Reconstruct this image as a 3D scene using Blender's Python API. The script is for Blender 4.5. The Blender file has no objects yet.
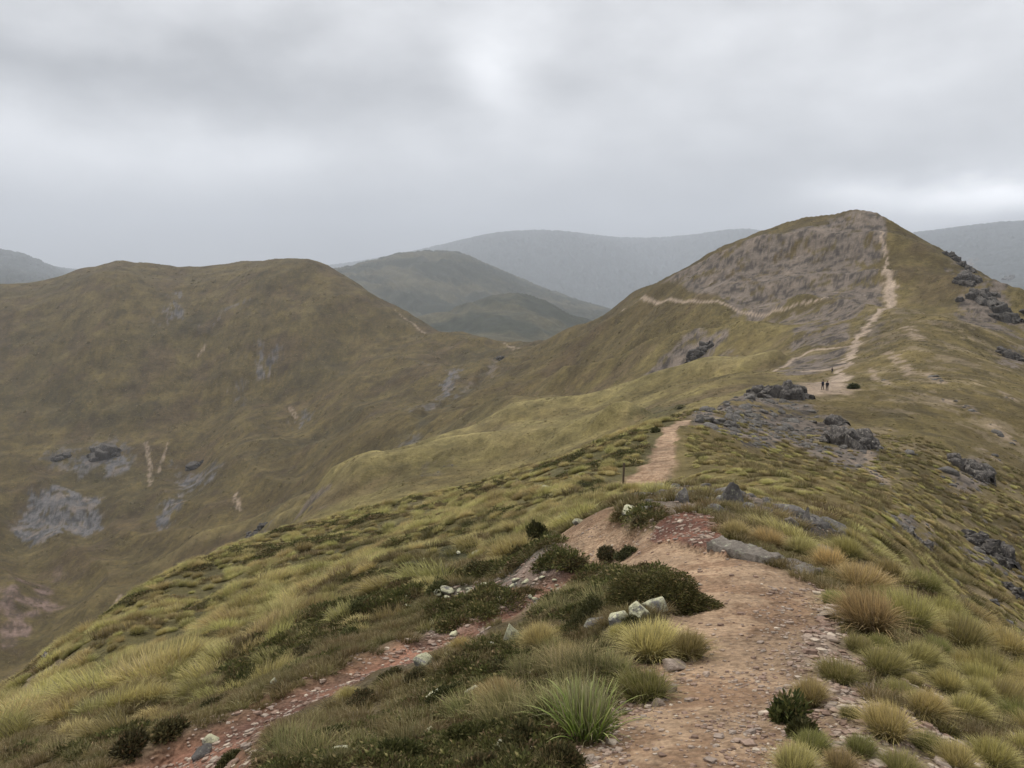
import bpy, bmesh, math, random
import numpy as np
from mathutils import Vector, Matrix, Euler

random.seed(7)
RS = np.random.RandomState(11)
scene = bpy.context.scene
COL = scene.collection
FPX = 810.0
PITCH = math.radians(7.9)
CAMZ = 1.65            # eye height; the path under the camera is z = 0
cP, sP = math.cos(PITCH), math.sin(PITCH)

# ------------------------------------------------------------------ helpers
def ray(u, v):
    """bearing and slope (rise over horizontal run) of a line of sight surveyed in the photograph"""
    a = (u - 512) / FPX; b = (384 - v) / FPX
    x, y, z = a, cP + b * sP, -sP + b * cP
    h = math.hypot(x, y)
    return math.atan2(x, y), z / h

RM_IN = [0.5, 12, 20, 30, 60, 110, 140, 180, 420, 1000, 1600, 9000]
RM_OUT = [0.5, 12, 26, 42, 85, 155, 220, 285, 600, 1400, 2500, 30000]
def rmap(r):
    return math.exp(np.interp(math.log(r), np.log(RM_IN), np.log(RM_OUT)))

def tag(o, label=None, cat=None, group=None, kind=None):
    if label: o['label'] = label
    if cat: o['category'] = cat
    if group: o['group'] = group
    if kind: o['kind'] = kind
    return o

def mesh_np(name, verts, faces, mat=None, colors=None, smooth=False, parent=None, attrs=None):
    """verts (n,3); faces (m,k) array (k = 3 or 4)"""
    me = bpy.data.meshes.new(name)
    verts = np.asarray(verts, dtype=np.float32); faces = np.asarray(faces, dtype=np.int32)
    n, m, k = len(verts), len(faces), faces.shape[1]
    me.vertices.add(n); me.vertices.foreach_set('co', verts.ravel())
    me.loops.add(m * k); me.loops.foreach_set('vertex_index', faces.ravel())
    me.polygons.add(m)
    me.polygons.foreach_set('loop_start', np.arange(0, m * k, k, dtype=np.int32))
    me.polygons.foreach_set('loop_total', np.full(m, k, dtype=np.int32))
    if smooth: me.polygons.foreach_set('use_smooth', np.ones(m, dtype=bool))
    me.update(calc_edges=True)
    if colors is not None:
        a = me.color_attributes.new('Col', 'FLOAT_COLOR', 'POINT')
        c = np.ones((n, 4), dtype=np.float32); c[:, :colors.shape[1]] = colors
        a.data.foreach_set('color', c.ravel())
    for kx, val in (attrs or {}).items():
        a = me.attributes.new(kx, 'FLOAT', 'POINT'); a.data.foreach_set('value', np.asarray(val, dtype=np.float32))
    if mat: me.materials.append(mat)
    o = bpy.data.objects.new(name, me); COL.objects.link(o)
    if parent: o.parent = parent
    return o

# ------------------------------------------------------------------ numpy noise
_perm = RS.permutation(65536).astype(np.int64)
_gr = np.stack([np.cos(np.linspace(0, 2*np.pi, 257)[:-1]), np.sin(np.linspace(0, 2*np.pi, 257)[:-1])], 1)
def _g(ix, iy, seed):
    return _gr[_perm[(_perm[(ix + seed * 7919) & 65535] + iy) & 65535] & 255]
def gnoise(x, y, seed=0):
    ix = np.floor(x).astype(np.int64); iy = np.floor(y).astype(np.int64)
    fx = x - ix; fy = y - iy
    ux = fx*fx*fx*(fx*(fx*6-15)+10); uy = fy*fy*fy*(fy*(fy*6-15)+10)
    def d(a, b):
        g = _g(ix + a, iy + b, seed); return g[..., 0] * (fx - a) + g[..., 1] * (fy - b)
    n0 = d(0, 0) * (1 - ux) + d(1, 0) * ux
    n1 = d(0, 1) * (1 - ux) + d(1, 1) * ux
    return (n0 * (1 - uy) + n1 * uy) * 1.5
def fbm(x, y, lam, oct=4, seed=0, gain=.5):
    s = 0; a = 1
    for i in range(oct):
        s = s + a * gnoise(x / lam + 17.3 * i, y / lam - 9.1 * i, seed + i); lam = lam / 2.03; a *= gain
    return s
def sm(a, b, x):
    t = np.clip((x - a) / (b - a), 0, 1); return t * t * (3 - 2 * t)

# ------------------------------------------------------------------ terrain control points: (u, v, r)
CP = """
700 768 2.7;715 700 3.7;715 650 4.8;750 600 6.2;740 570 7.4;700 550 8.6;650 535 10;600 514 12.5
600 768 2.75;830 768 2.9;820 700 3.8;810 640 5.2;810 575 7.8
1024 768 4.2;950 768 3.4;1024 700 7;950 680 6;900 620 8;860 580 9.5;830 553 10.5;1024 655 12;950 605 11.5
1024 668 15;950 615 14;1024 655 24;1024 610 36;1024 560 48;1024 500 65;1024 430 100;1024 350 190;1024 282 330;1024 300 440
950 590 28;950 520 45;950 450 75;950 380 120;950 320 200;950 256 350;950 280 470
900 575 18;900 540 26;900 500 42;900 450 65;900 400 100;900 350 160;900 300 240;902 229 395;925 243 375;905 255 500
850 545 15;850 520 20;850 500 30;850 450 60;850 400 100;840 388 135;853 347 180;872 320 220;885 280 290;878 217 420;878 240 520
800 540 11.5;650 502 15;700 497 14;740 502 14.5;800 520 13.5;800 500 24;800 470 45;790 430 75;780 400 100;785 380 112;785 386 122;810 388 138;800 378 150;760 374 160
625 489 29;640 483 31;665 455 38;672 435 48;688 418 60;600 482 29;560 492 27;640 495 24;680 490 22;720 480 28;720 440 50;740 500 19
700 411 66;740 397 90;700 413 78;740 399 100
600 436 130;560 441 130;444 460 140;376 479 150;320 495 150;620 425 125;680 410 120
507 478 82;507 472 110;600 445 82;600 441 105
560 443 150;560 420 180;600 405 185;680 390 170;740 380 150;444 463 160;376 482 165
560 398 215;620 385 210;704 363 200;760 360 192;790 356 185;560 397 235;620 384 235;704 362 225;760 357 215
462 437 210;444 442 210;380 464 215;444 443 230;380 466 235;500 420 215
560 385 300;560 360 430;600 370 290;600 340 400;600 313 530;660 340 290;660 310 380;660 281 465;620 302 520;740 330 260;740 300 330;726 247 440;767 232 435;800 320 250;800 280 320;809 222 425;700 260 450;850 216 422;832 219 424;866 215 421;890 225 415;840 250 360
600 335 640;660 300 580;740 262 550;810 240 540;700 278 560
530 342 620;515 342 640;540 370 420;500 400 330;460 420 290;420 445 270;530 357 760;515 357 780
470 334 700;430 327 740;400 312 780;360 290 830;330 271 870;300 261 900;270 259 920;240 266 950;200 275 970;150 274 980;115 269 980;80 279 1000;40 292 1000;0 297 1000
470 355 860;430 350 920;360 315 1100;300 285 1200;240 285 1250;150 290 1300;80 295 1300;0 315 1300
470 350 640;470 380 500;430 380 520;430 350 640;400 400 460;380 440 380;350 350 700;350 400 560;350 450 400
300 300 800;300 400 620;300 460 470;300 490 360;250 340 760;250 440 560;250 500 430;250 535 330
200 300 880;200 400 700;200 480 540;200 540 400;100 300 900;100 400 740;100 480 610;100 560 460;100 600 370
0 350 880;0 420 740;0 500 580;0 600 420;0 700 300;50 650 340
0 765 40;0 790 100;0 735 200;100 650 80;100 670 150;100 640 230;210 585 100;210 595 180;210 575 290;320 503 185;320 508 230;320 500 300;376 486 200
270 555 100;270 562 160;270 545 240;150 620 90;150 630 180;150 610 280
300 768 3.7;450 768 3.1;150 768 6;80 768 8;0 768 10
270 690 8;380 650 9.2;480 610 10.3;560 575 11;600 545 11.6;200 728 7
330 690 6.4;430 655 7;500 630 7.5;400 720 4.7;500 700 4.4;585 700 3.9;600 640 5.5;520 605 8.8;650 600 6.6;600 590 8.3;600 568 9.6
100 740 10.5;200 700 11;300 650 12;400 600 13.5;500 560 15;560 530 15
200 650 17;100 690 16;300 600 18;400 560 20;500 520 24;560 500 24;200 600 32;300 560 34;400 530 38;450 512 42;550 470 48
0 716 20;60 650 30;110 612 40;150 585 48;210 562 60;270 540 70;330 523 74;375 510 75;430 497 73;507 479 70;550 464 66;597 447 62;657 423 62;690 413 65
-200 300 1000;-200 400 740;-200 600 400;-200 800 250;-200 860 100;-200 850 60;-200 840 18;-200 860 9;-500 300 1000;-500 400 740;-500 700 300;-500 950 60;-500 1000 10
1250 768 5;1250 735 12;1250 690 36;1250 560 80;1250 420 180;1250 335 330;1250 350 500;1600 768 5;1600 745 36;1600 620 90;1600 400 330;1600 400 600
420 315 1600;480 299 1650;515 292 1700;545 302 1750;580 322 1800;500 335 1300;450 335 1400;580 350 1300;515 315 1950;440 325 1900
340 272 2400;380 262 2450;410 253 2500;440 250 2600;460 252 2600;500 269 2600;540 289 2500;580 303 2400;610 313 2300;660 325 2300
440 275 3300;380 280 3300;500 285 3300;580 305 3100;400 285 2200;460 290 2200;360 300 2000
470 252 4300;500 236 4400;530 240 4450;560 236 4500;590 243 4500;615 252 4450;645 272 4300;680 262 4700;740 230 5000;800 240 5000;880 236 4800;940 230 4500;1024 220 4500;1100 225 4500;1250 235 4500
1024 300 1200;940 300 1200;800 300 1200;700 310 1200;620 340 1100;1024 300 2500;800 310 2500;620 325 3300;700 310 3200
-300 235 3500;-100 230 3500;0 249 3500;30 255 3500;70 275 3500;110 292 3500;200 300 3500;300 290 3500
100 300 2000;0 310 2000;200 300 2000;300 295 2000;-200 310 2000
0 272 7500;200 272 7500;400 272 7500;600 272 7500;800 272 7500;1024 272 7500;1300 272 7500;-300 272 7500
"""
pts = []
for line in CP.strip().split('\n'):
    for tok in line.split(';'):
        u, v, r = map(float, tok.split())
        th, t = ray(u, v)
        pts.append((th, math.log(rmap(r)), t))
for (x, y, z) in [(0,.8,-1.65),(0,1.4,-1.68),(.5,1.6,-1.72),(-.7,1.2,-1.66),(-2,1,-2.0),(1.3,1,-1.75),(-4,1.5,-3.4),(3,1,-2.3),
                  (-8,2,-6.5),(7,2,-4.6),(-.8,.4,-1.65),(.8,.4,-1.65),(-1.5,2.2,-2.0),(-.6,2.2,-1.75),(1.6,2.2,-1.85),(.6,.4,-1.65)]:
    pts.append((math.atan2(x, y), math.log(math.hypot(x, y)), z / math.hypot(x, y)))
pts = np.array(pts)
TS = 2.2
def tps(d2):
    return 0.5 * d2 * np.log(d2 + 1e-12)
def rbf_fit(X, f, lam):
    d2 = ((X[:, None] - X[None]) ** 2).sum(-1)
    n = len(X); A = np.zeros((n+3, n+3)); A[:n, :n] = tps(d2) + lam * np.eye(n)
    A[:n, n] = 1; A[:n, n+1:] = X; A[n:, :n] = A[:n, n:].T
    return np.linalg.solve(A, np.concatenate([f, np.zeros(3)]))
Xc = np.stack([pts[:, 0] * TS, pts[:, 1]], 1)
Wc = rbf_fit(Xc, pts[:, 2], 2e-5)
TH0, TH1, S0, S1 = math.radians(-78), math.radians(78), math.log(.6), math.log(33000)
NCT, NCS = 240, 450
cth = np.linspace(TH0, TH1, NCT); cs = np.linspace(S0, S1, NCS)
G = np.zeros((NCT, NCS))
for i in range(NCT):
    Q = np.stack([np.full(NCS, cth[i] * TS), cs], 1)
    d2 = ((Q[:, None] - Xc[None]) ** 2).sum(-1)
    G[i] = tps(d2) @ Wc[:-3] + Wc[-3] + Q @ Wc[-2:]

# fine polar grid: dense inside the field of view
inner = np.linspace(math.radians(-36), math.radians(36), 1000)
outer = np.linspace(math.radians(36), TH1, 120)[1:]
th = np.concatenate([-outer[::-1], inner, outer]); NT = len(th)
ss = np.linspace(S0, S1, 1900); NS = len(ss)
def bil(F, a, b):      # sample coarse grid
    i = np.clip((a - TH0) / (TH1 - TH0) * (NCT - 1), 0, NCT - 1.001); j = np.clip((b - S0) / (S1 - S0) * (NCS - 1), 0, NCS - 1.001)
    i0 = i.astype(int); j0 = j.astype(int); fi = i - i0; fj = j - j0
    fi = fi; fj = fj
    return (F[i0, j0] * (1-fi) * (1-fj) + F[i0+1, j0] * fi * (1-fj) + F[i0, j0+1] * (1-fi) * fj + F[i0+1, j0+1] * fi * fj)
TT, SS = np.meshgrid(th, ss, indexing='ij')
RR = np.exp(SS)
T = bil(G, TT, SS)
XX = RR * np.sin(TT); YY = RR * np.cos(TT)
ZZ = T * RR

def hitgrid(u, v, Z, rmin=0.8, rmax=32000):
    a, t = ray(u, v)
    i = int(np.clip(np.searchsorted(th, a), 1, NT - 1)); f = (a - th[i-1]) / (th[i] - th[i-1])
    zz = (Z[i-1] * (1-f) + Z[i] * f); r = np.exp(ss)
    ok = (zz / r >= t) & (r >= rmin) & (r <= rmax)
    k = int(np.argmax(ok)) if ok.any() else NS - 1
    return a, ss[k], r[k], zz[k]
ZBASE = ZZ.copy()
def P0(u, v, rmin=.8):      # point on the smooth terrain (camera at origin)
    a, s, r, z = hitgrid(u, v, ZBASE, rmin)
    return a, s, r, z

# ------------------------------------------------------------------ path and ground-cover masks in plan
def stroke(pixs, half, rmins=None, warp=.0, soft=.25):
    """band along a polyline on the ground; half = half width in metres per vertex (or one value)"""
    P = []
    for k, p in enumerate(pixs):
        a, s, r, z = P0(p[0], p[1], p[2] if len(p) > 2 else .8)
        P.append((r * math.sin(a), r * math.cos(a)))
    if not hasattr(half, '__len__'): half = [half] * len(P)
    P = np.array(P); half = np.array(half, float)
    m = np.zeros_like(XX); mx = max(half) * 2.5 + 1
    rr = np.hypot(P[:, 0], P[:, 1]); aa = np.arctan2(P[:, 0], P[:, 1])
    r0, r1 = max(rr.min() - mx, .3), rr.max() + mx
    da = min(mx / r0, 3)
    i0, i1 = np.searchsorted(th, aa.min() - da), np.searchsorted(th, aa.max() + da)
    j0, j1 = np.searchsorted(ss, math.log(r0)), np.searchsorted(ss, math.log(r1))
    x, y = XX[i0:i1, j0:j1], YY[i0:i1, j0:j1]
    if x.size == 0: return m
    lam = max(half) * 1.6
    if warp:
        x = x + warp * fbm(x, y, lam, 3, 5); y = y + warp * fbm(x, y, lam, 3, 9)
    best = np.full(x.shape, 9.0)
    for k in range(len(P) - 1):
        A, B = P[k], P[k+1]; d = B - A; L = d @ d + 1e-9
        tt = np.clip(((x - A[0]) * d[0] + (y - A[1]) * d[1]) / L, 0, 1)
        dist = np.hypot(x - A[0] - tt * d[0], y - A[1] - tt * d[1])
        best = np.minimum(best, dist / (half[k] * (1-tt) + half[k+1] * tt))
    m[i0:i1, j0:j1] = 1 - sm(1 - soft, 1 + soft, best)
    return m

def polym(pixs, warp=.02, soft=6, rmin=.8, dens=None, freq=30, seed=3, raw=None):
    """soft patch on the ground from surveyed corners"""
    if raw is None:
        Q = [P0(p[0], p[1], p[2] if len(p) > 2 else rmin)[:2] for p in pixs]
    else: Q = raw
    Q = np.array(Q)
    m = np.zeros_like(XX)
    pad = .03 + warp * 2
    i0, i1 = np.searchsorted(th, Q[:, 0].min() - pad), np.searchsorted(th, Q[:, 0].max() + pad)
    j0, j1 = np.searchsorted(ss, Q[:, 1].min() - pad * 2), np.searchsorted(ss, Q[:, 1].max() + pad * 2)
    a, b = TT[i0:i1, j0:j1], SS[i0:i1, j0:j1]
    if a.size == 0: return m
    span = max(Q[:, 0].max() - Q[:, 0].min(), .02)
    l = span / 2.2
    wa = a + warp * fbm(a, b * .5, l, 5, seed, .6); wb = b + warp * 2.5 * fbm(a, b * .5, l, 5, seed + 20, .6)
    inside = np.zeros(a.shape, bool); n = len(Q)
    dmin = np.full(a.shape, 9.0)
    for k in range(n):
        x1, y1 = Q[k]; x2, y2 = Q[(k+1) % n]
        c = ((y1 > wb) != (y2 > wb)) & (wa < (x2 - x1) * (wb - y1) / (y2 - y1 + 1e-12) + x1)
        inside ^= c
        dx, dy = x2 - x1, y2 - y1
        tt = np.clip(((wa - x1) * dx + (wb - y1) * dy) / (dx*dx + dy*dy + 1e-12), 0, 1)
        dmin = np.minimum(dmin, np.hypot(wa - x1 - tt * dx, (wb - y1 - tt * dy) * .5))
    sd = np.where(inside, dmin, -dmin)
    w = .0012 * soft
    m[i0:i1, j0:j1] = sm(-w, w, sd)
    return m
# --- main path (half widths in metres)
m_path = stroke([(700,1000),(705,768),(715,700),(712,650),(745,600),(742,572),(700,552),(650,537),(610,522),(590,512)],
                [.5,.5,.5,.5,.55,.6,.6,.62,.7,.8], warp=.12, soft=.3)
m_path = np.maximum(m_path, stroke([(618,489,30),(640,484,30),(652,475,30),(662,462,30),(664,448,30),(670,434,30),(682,422,30),(690,417,30)],
                [1.2,1.4,1.05,.8,.68,.68,.72,.75], warp=.3, soft=.3))
m_isl = polym([(616,502),(640,506),(655,505),(664,514),(654,527),(634,532),(622,522)], .008, 4)
m_bank = polym([(650,536),(660,520),(690,512),(718,518),(730,538),(724,552),(700,547)], .008, 4)
m_path = m_path * (1 - m_isl) * (1 - m_bank)
far_path = [([(829,390,120),(838,378,120),(845,366,120),(852,350,120),(858,336,120),(872,322,120),(886,306,120),(882,291,120),(893,283,120),(890,270,120),(884,258,120),(888,245,120),(880,230,120)],
             [3.2,1.3,1.0,1.5,.9,1.4,1.3,1.4,2.4,1.9,1.5,1.1,.7]),
            ([(810,392,120),(822,386,120),(838,380,120)], [2.0,3.4,2.2]),
            ([(805,372,150),(830,371,150),(843,368,150)], [1.1,1.8,1.2]),
            ([(852,344,150),(830,346,150),(808,349,150),(790,356,150),(778,362,150),(768,370,150)], [1.0,1.0,.9,.9,.8,.6]),
            ([(622,304,200),(636,303,200),(650,303,200),(665,303,200),(680,302,200),(695,302,200),(710,302,200),(726,303,200),(742,303,200)], [1.8,1.3,1.1,1,1,.9,.9,.8,.6]),
            ([(745,303,200),(790,300,200),(830,296,200),(858,290,200)], [.7,.7,.7,.6])]
for p_, h_ in far_path:
    m_path = np.maximum(m_path, (1.0 if max(h_) > 3 else .88) * stroke(p_, h_, warp=2.2 if max(h_) > 3 else .7, soft=.6))

# --- red gravel gully, red bank above the path
m_red = stroke([(140,790),(190,745),(240,716),(290,694),(340,675),(384,660),(430,640),(480,617),(520,600),(560,582),(595,560),(615,545)],
               [.62,.62,.64,.64,.62,.62,.64,.66,.66,.6,.5,.4], warp=.28, soft=.55)
m_gul = m_red.copy()
m_clear = np.maximum(stroke([(140,790),(190,745),(240,716),(290,694),(340,675),(384,660),(430,640),(480,617),(520,600),(560,582),(595,560)], .72, warp=.2, soft=.3),
                     stroke([(150,800),(200,757),(250,728),(300,706),(350,687),(394,672),(440,652),(490,629),(530,610)], .30, warp=.1, soft=.4))
m_red = np.maximum(m_red, m_bank)
m_stony = polym([(440,600),(500,565),(560,535),(600,528),(640,540),(630,560),(560,590),(480,625),(400,650)], .03, 10)
m_gravel = stroke([(565,768),(600,720),(640,690),(668,660),(690,630)], [.16,.18,.2,.2,.15], warp=.1, soft=.6)
m_gravel = np.maximum(m_gravel, stroke([(840,790),(835,740),(815,690),(800,640),(800,600),(790,585)], [.4,.36,.3,.26,.24,.2], warp=.15, soft=.6))
m_gravel = np.maximum(m_gravel, .6*stroke([(900,768),(890,720),(868,670),(850,630),(825,590)], [.5,.5,.5,.4,.3], warp=.3, soft=.8))

m_clear = np.maximum(m_clear, stroke([(640,484,30),(652,475,30),(662,462,30),(664,448,30),(670,434,30),(682,422,30)], [2.4,2.0,1.7,1.6,1.6,1.6], soft=.2))
# --- grey scree / stony ground
scree = [
 ([(625,303),(665,283),(700,270),(740,256),(780,241),(825,223),(876,217),(884,232),(882,262),(878,290),(866,318),(850,340),(830,346),(790,349),(800,325),(842,300),(800,296),(740,302),(690,302),(640,301)], .95, 200),
 ([(578,392),(610,378),(650,352),(700,330),(730,332),(700,350),(650,372),(610,385)], .8, 200),
 ([(740,315),(790,300),(850,300),(850,310),(800,316),(760,325)], .7, 200),
 ([(775,366),(800,352),(846,348),(846,362),(836,372),(808,378),(780,376)], .95, 150),
 ([(690,415),(730,400),(790,392),(830,420),(850,470),(800,450),(770,440),(730,445),(695,430)], .8, 40),
 ([(5,498),(25,485),(60,484),(95,492),(110,520),(85,528),(40,526),(8,510)], 1.0, 200),
 ([(150,520),(165,495),(185,490),(180,510),(165,528)], .8, 200),
 ([(40,450),(80,440),(130,442),(140,465),(110,478),(60,470)], .55, 200),
 ([(170,460),(200,458),(225,470),(205,486),(180,482)], .6, 200),
 ([(160,325),(172,305),(188,298),(182,315),(168,330)], .7, 200),
 ([(195,330),(230,312),(260,290),(250,310),(215,330)], .6, 200),
 ([(250,355),(275,350),(282,360),(262,366)], .7, 200),
 ([(225,378),(240,380),(248,390),(232,388)], .6, 200),
 ([(290,408),(305,400),(312,410),(300,415)], .6, 200),
 ([(435,385),(450,370),(460,368),(452,385),(440,395)], .9, 200),
 ([(425,362),(440,356),(438,366)], .6, 200),
 ([(400,410),(440,393),(470,378),(480,380),(440,402),(410,418)], .5, 150),
 ([(430,438),(450,428),(455,436),(440,444)], .7, 150),
 ([(487,372),(498,355),(508,350),(500,368),(490,378)], .6, 200),
 ([(235,535),(260,520),(300,512),(330,508),(300,525),(250,548),(230,550)], .7, 150),
 ([(350,470),(385,445),(420,425),(425,432),(390,455),(360,478)], .45, 150),
 ([(955,262),(985,270),(1024,300),(1024,330),(1000,315),(975,298),(960,280)], .8, 200),
 ([(900,255),(895,275),(905,300),(900,330),(890,300),(888,260)], .5, 200),
 ([(860,310),(880,315),(885,345),(870,360),(862,340)], .55, 150),
 ([(0,725),(40,690),(80,650),(95,640),(60,690),(20,728)], .6, 30),
 ([(620,500),(650,488),(700,488),(760,505),(830,520),(860,545),(840,552),(790,530),(735,515),(700,512),(655,515)], .75, 10),
 ([(420,470),(470,462),(420,485)], .3, 60),
]
m_scree = np.zeros_like(XX)
for k, (pl, d_, rm) in enumerate(scree):
    m_scree = np.maximum(m_scree, d_ * polym(pl, .010 if k else .014, 5, rm, seed=30 + k))
for k, (u, v, w_, h_, rm) in enumerate([(778,398,60,22,60),(853,448,54,36,30),(836,426,30,16,30),(972,474,44,34,30),(990,556,56,30,25),(903,528,34,20,20),(718,426,54,20,40),(745,416,44,14,40),
        (960,262,30,12,250),(975,290,40,22,150),(1010,312,34,26,150),(1014,358,30,18,120),(104,460,60,26,300),(196,472,36,22,300),(712,350,54,12,200),(925,545,30,14,20),(800,430,60,30,40),(760,440,60,26,40)]):
    m_scree = np.maximum(m_scree, .85 * polym([(u + w_/2*math.cos(q), v + h_/2*math.sin(q)) for q in np.linspace(0, 6.28, 9)[:-1]], .008, 6, rm, seed=200 + k))
# streaks of bare earth down the steep right-hand flank and slips on the far slope
m_streak = np.zeros_like(XX)
for pl, hw, rm in [([(905,331),(920,345)],1.8,150),([(886,355),(900,366)],1.4,150),([(905,368),(912,376)],1.2,120),([(928,372),(940,385)],1.0,120),
                   ([(940,397),(955,408)],.9,100),([(965,408),(975,418)],.8,90),([(860,440),(900,500)],.5,30),([(880,490),(900,500)],.4,25),
                   ([(930,300),(945,318)],1.0,200),([(905,290),(925,305)],1.0,200),([(995,430),(1010,445)],.9,60),([(1000,395),(1012,405)],.8,100),
                   ([(850,455),(880,475),(905,500),(930,530)],.25,30),([(955,590),(990,610),(1024,640)],.35,20),([(1000,560),(1024,580)],.6,40),
                   ([(870,370),(890,385)],.8,100),([(960,500),(990,520)],.4,40),([(985,450),(1000,462)],.5,60),([(905,450),(920,462)],.4,50),
                   ([(146,445),(150,465),(150,485)],2.0,200),([(168,445),(158,470)],1.2,200),([(205,345),(200,352)],2.0,200),([(185,500),(178,505)],3.0,200),
                   ([(120,590),(100,620),(60,660)],1.4,200),([(0,722),(30,690),(75,655)],.8,28),([(10,690),(40,660)],.9,60),
                   ([(395,310),(412,320),(425,328)],1.6,500),([(505,342),(522,344),(512,348)],1.6,500),([(290,395),(296,405)],2,300),([(235,490),(238,500)],2,200)]:
    m_streak = np.maximum(m_streak, stroke([(a, b, rm) for a, b in pl], hw, warp=hw * .8, soft=.6))
# --- dark shrubby / heathy ground
m_dark = np.zeros_like(XX)
dark = [
 ([(240,790),(330,735),(420,690),(470,655),(540,640),(600,625),(640,640),(640,690),(560,760),(520,790)], .85, .9),
 ([(530,612),(570,592),(640,565),(690,562),(716,590),(716,608),(650,600),(590,620),(545,628)], .95, .9),
 ([(330,610),(420,570),(510,530),(560,522),(560,548),(500,570),(440,590),(340,640),(280,665),(230,690),(220,680)], .75, 9),
 ([(520,545),(545,520),(560,525),(548,540),(530,552)], .8, 9),
 ([(450,535),(485,518),(492,528),(470,538)], .7, 9),
 ([(580,488),(640,490),(640,500),(590,510),(560,505)], .7, 12),
 ([(640,415),(690,405),(680,412),(640,432)], .6, 40),
 ([(530,475),(600,445),(640,435),(640,450),(560,478)], .35, 40),
 ([(150,740),(250,700),(330,655),(330,665),(240,720),(170,760)], .8, 9),
 ([(0,768),(100,745),(180,720),(120,768)], .5, 8),
 ([(770,720),(800,700),(830,720),(815,740),(785,735)], .3, 2),
]
for k, (pl, d_, rm) in enumerate(dark):
    m_dark = np.maximum(m_dark, d_ * polym(pl, .02, 8, rm, seed=60 + k))
m_dark = np.maximum(m_dark, .38 * m_isl)
m_dark *= (1 - m_path)
m_red *= (1 - m_dark * .6)
m_gully = np.zeros_like(XX)
for pl, hw, rm, g_ in [([(0,705),(60,655),(120,610),(200,565),(240,545),(300,515),(345,478),(400,440),(440,405),(470,385),(490,368),(505,352)],[16,14,14,14,14,14,12,10,8,7,6,4],200,.8),
                   ([(150,520),(200,470),(250,440),(300,420)],10,250,.25),
                   ([(20,530),(80,440),(120,400),(150,330)],14,250,.2),
                   ([(60,420),(90,380),(150,350),(240,330)],12,250,.25),
                   ([(260,520),(300,470),(330,440),(400,400)],9,250,.3)]:
    m_gully = np.maximum(m_gully, g_ * stroke([(a, b, rm) for a, b in pl], hw, warp=8, soft=.9))

# ------------------------------------------------------------------ relief noise
print('masks done')
def vis(lam):           # only where the grid can carry this wavelength
    return sm(3.0, 6.0, lam / (RR * .0056))
flat = np.clip(m_path + .5 * m_gravel, 0, 1)
D = np.zeros_like(XX)
lams = [260, 120, 55, 24, 11, 5, 2.2, 1.0, .45, .2, .1]
amp =  [9.0, 4.5, 2.2, .85, .30, .16, .10, .06, .035, .018, .008]
for k, (l, a) in enumerate(zip(lams, amp)):
    w = vis(l) * (1 - sm(.25, .8, l / RR))
    n = gnoise(XX / l + k * 31.7, YY / l - k * 13.3, 100 + k)
    if l > 10: n = .5 * n + .5 * (.5 - np.abs(gnoise(XX / l - 7, YY / l + 3, 140 + k)) * 1.8)
    f_ = 1 if l > 6 else (1 - .75 * flat)
    D += a * w * n * f_ * (1 + (.9 * sm(200, 400, RR) if 20 < l < 130 else 0))
# spurs and gullies of the far slopes
ridged = -np.abs(gnoise((XX + YY * .55) / 95 + .6 * fbm(XX, YY, 300, 2, 71), (YY - XX * .5) / 420, 77))
D += 22 * ridged * sm(250, 450, RR) * (1 - sm(3000, 6000, RR)) * (1 - sm(850, 1200, RR))
D += .004 * RR * ridged * 3 * sm(1500, 2500, RR)
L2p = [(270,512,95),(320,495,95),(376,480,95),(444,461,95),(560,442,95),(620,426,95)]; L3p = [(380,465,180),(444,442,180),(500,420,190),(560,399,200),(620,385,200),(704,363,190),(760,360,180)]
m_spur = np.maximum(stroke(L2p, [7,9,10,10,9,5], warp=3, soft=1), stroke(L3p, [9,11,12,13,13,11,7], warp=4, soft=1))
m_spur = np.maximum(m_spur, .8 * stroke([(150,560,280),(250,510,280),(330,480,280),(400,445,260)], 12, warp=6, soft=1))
D += 6.0 * m_spur
D -= 5 * m_gully
D += .05 * m_bank + .03 * m_isl
D -= .07 * m_path * (RR < 40) + .10 * m_gul + .10 * sm(.2, .9, m_gul)
rocky = np.clip(m_scree + .6 * m_streak, 0, 1)
D += rocky * (1 - flat) * (.12 * vis(.5) * np.abs(gnoise(XX/.7, YY/.7, 201)) + .35 * vis(1.5) * np.abs(gnoise(XX/2.2, YY/2.2, 202)) * sm(12, 40, RR)
      + 1.0 * vis(4) * np.abs(gnoise(XX/6, YY/6, 203)) * sm(60, 150, RR))
# clumpy texture of the tussock cover
clump = np.zeros_like(XX)
for l, a in ((.6, .09), (1.1, .12), (2.3, .22), (5.0, .35)):
    clump += a * vis(l) * np.maximum(gnoise(XX / l, YY / l, int(300 + l * 10)), -.3) * sm(8, 14, RR) * (1 - sm(.02, .12, l / RR) * 0)
D += clump * (1 - flat) * (1 - .7 * rocky)
ZZ = ZZ + D
print('relief done')

# slope / curvature for colouring
gx = np.gradient(ZZ, axis=1) / (np.gradient(SS, axis=1) * RR)
gt = np.gradient(ZZ, axis=0) / (np.gradient(TT, axis=0) * RR)
slope = np.hypot(gx, gt)

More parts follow.
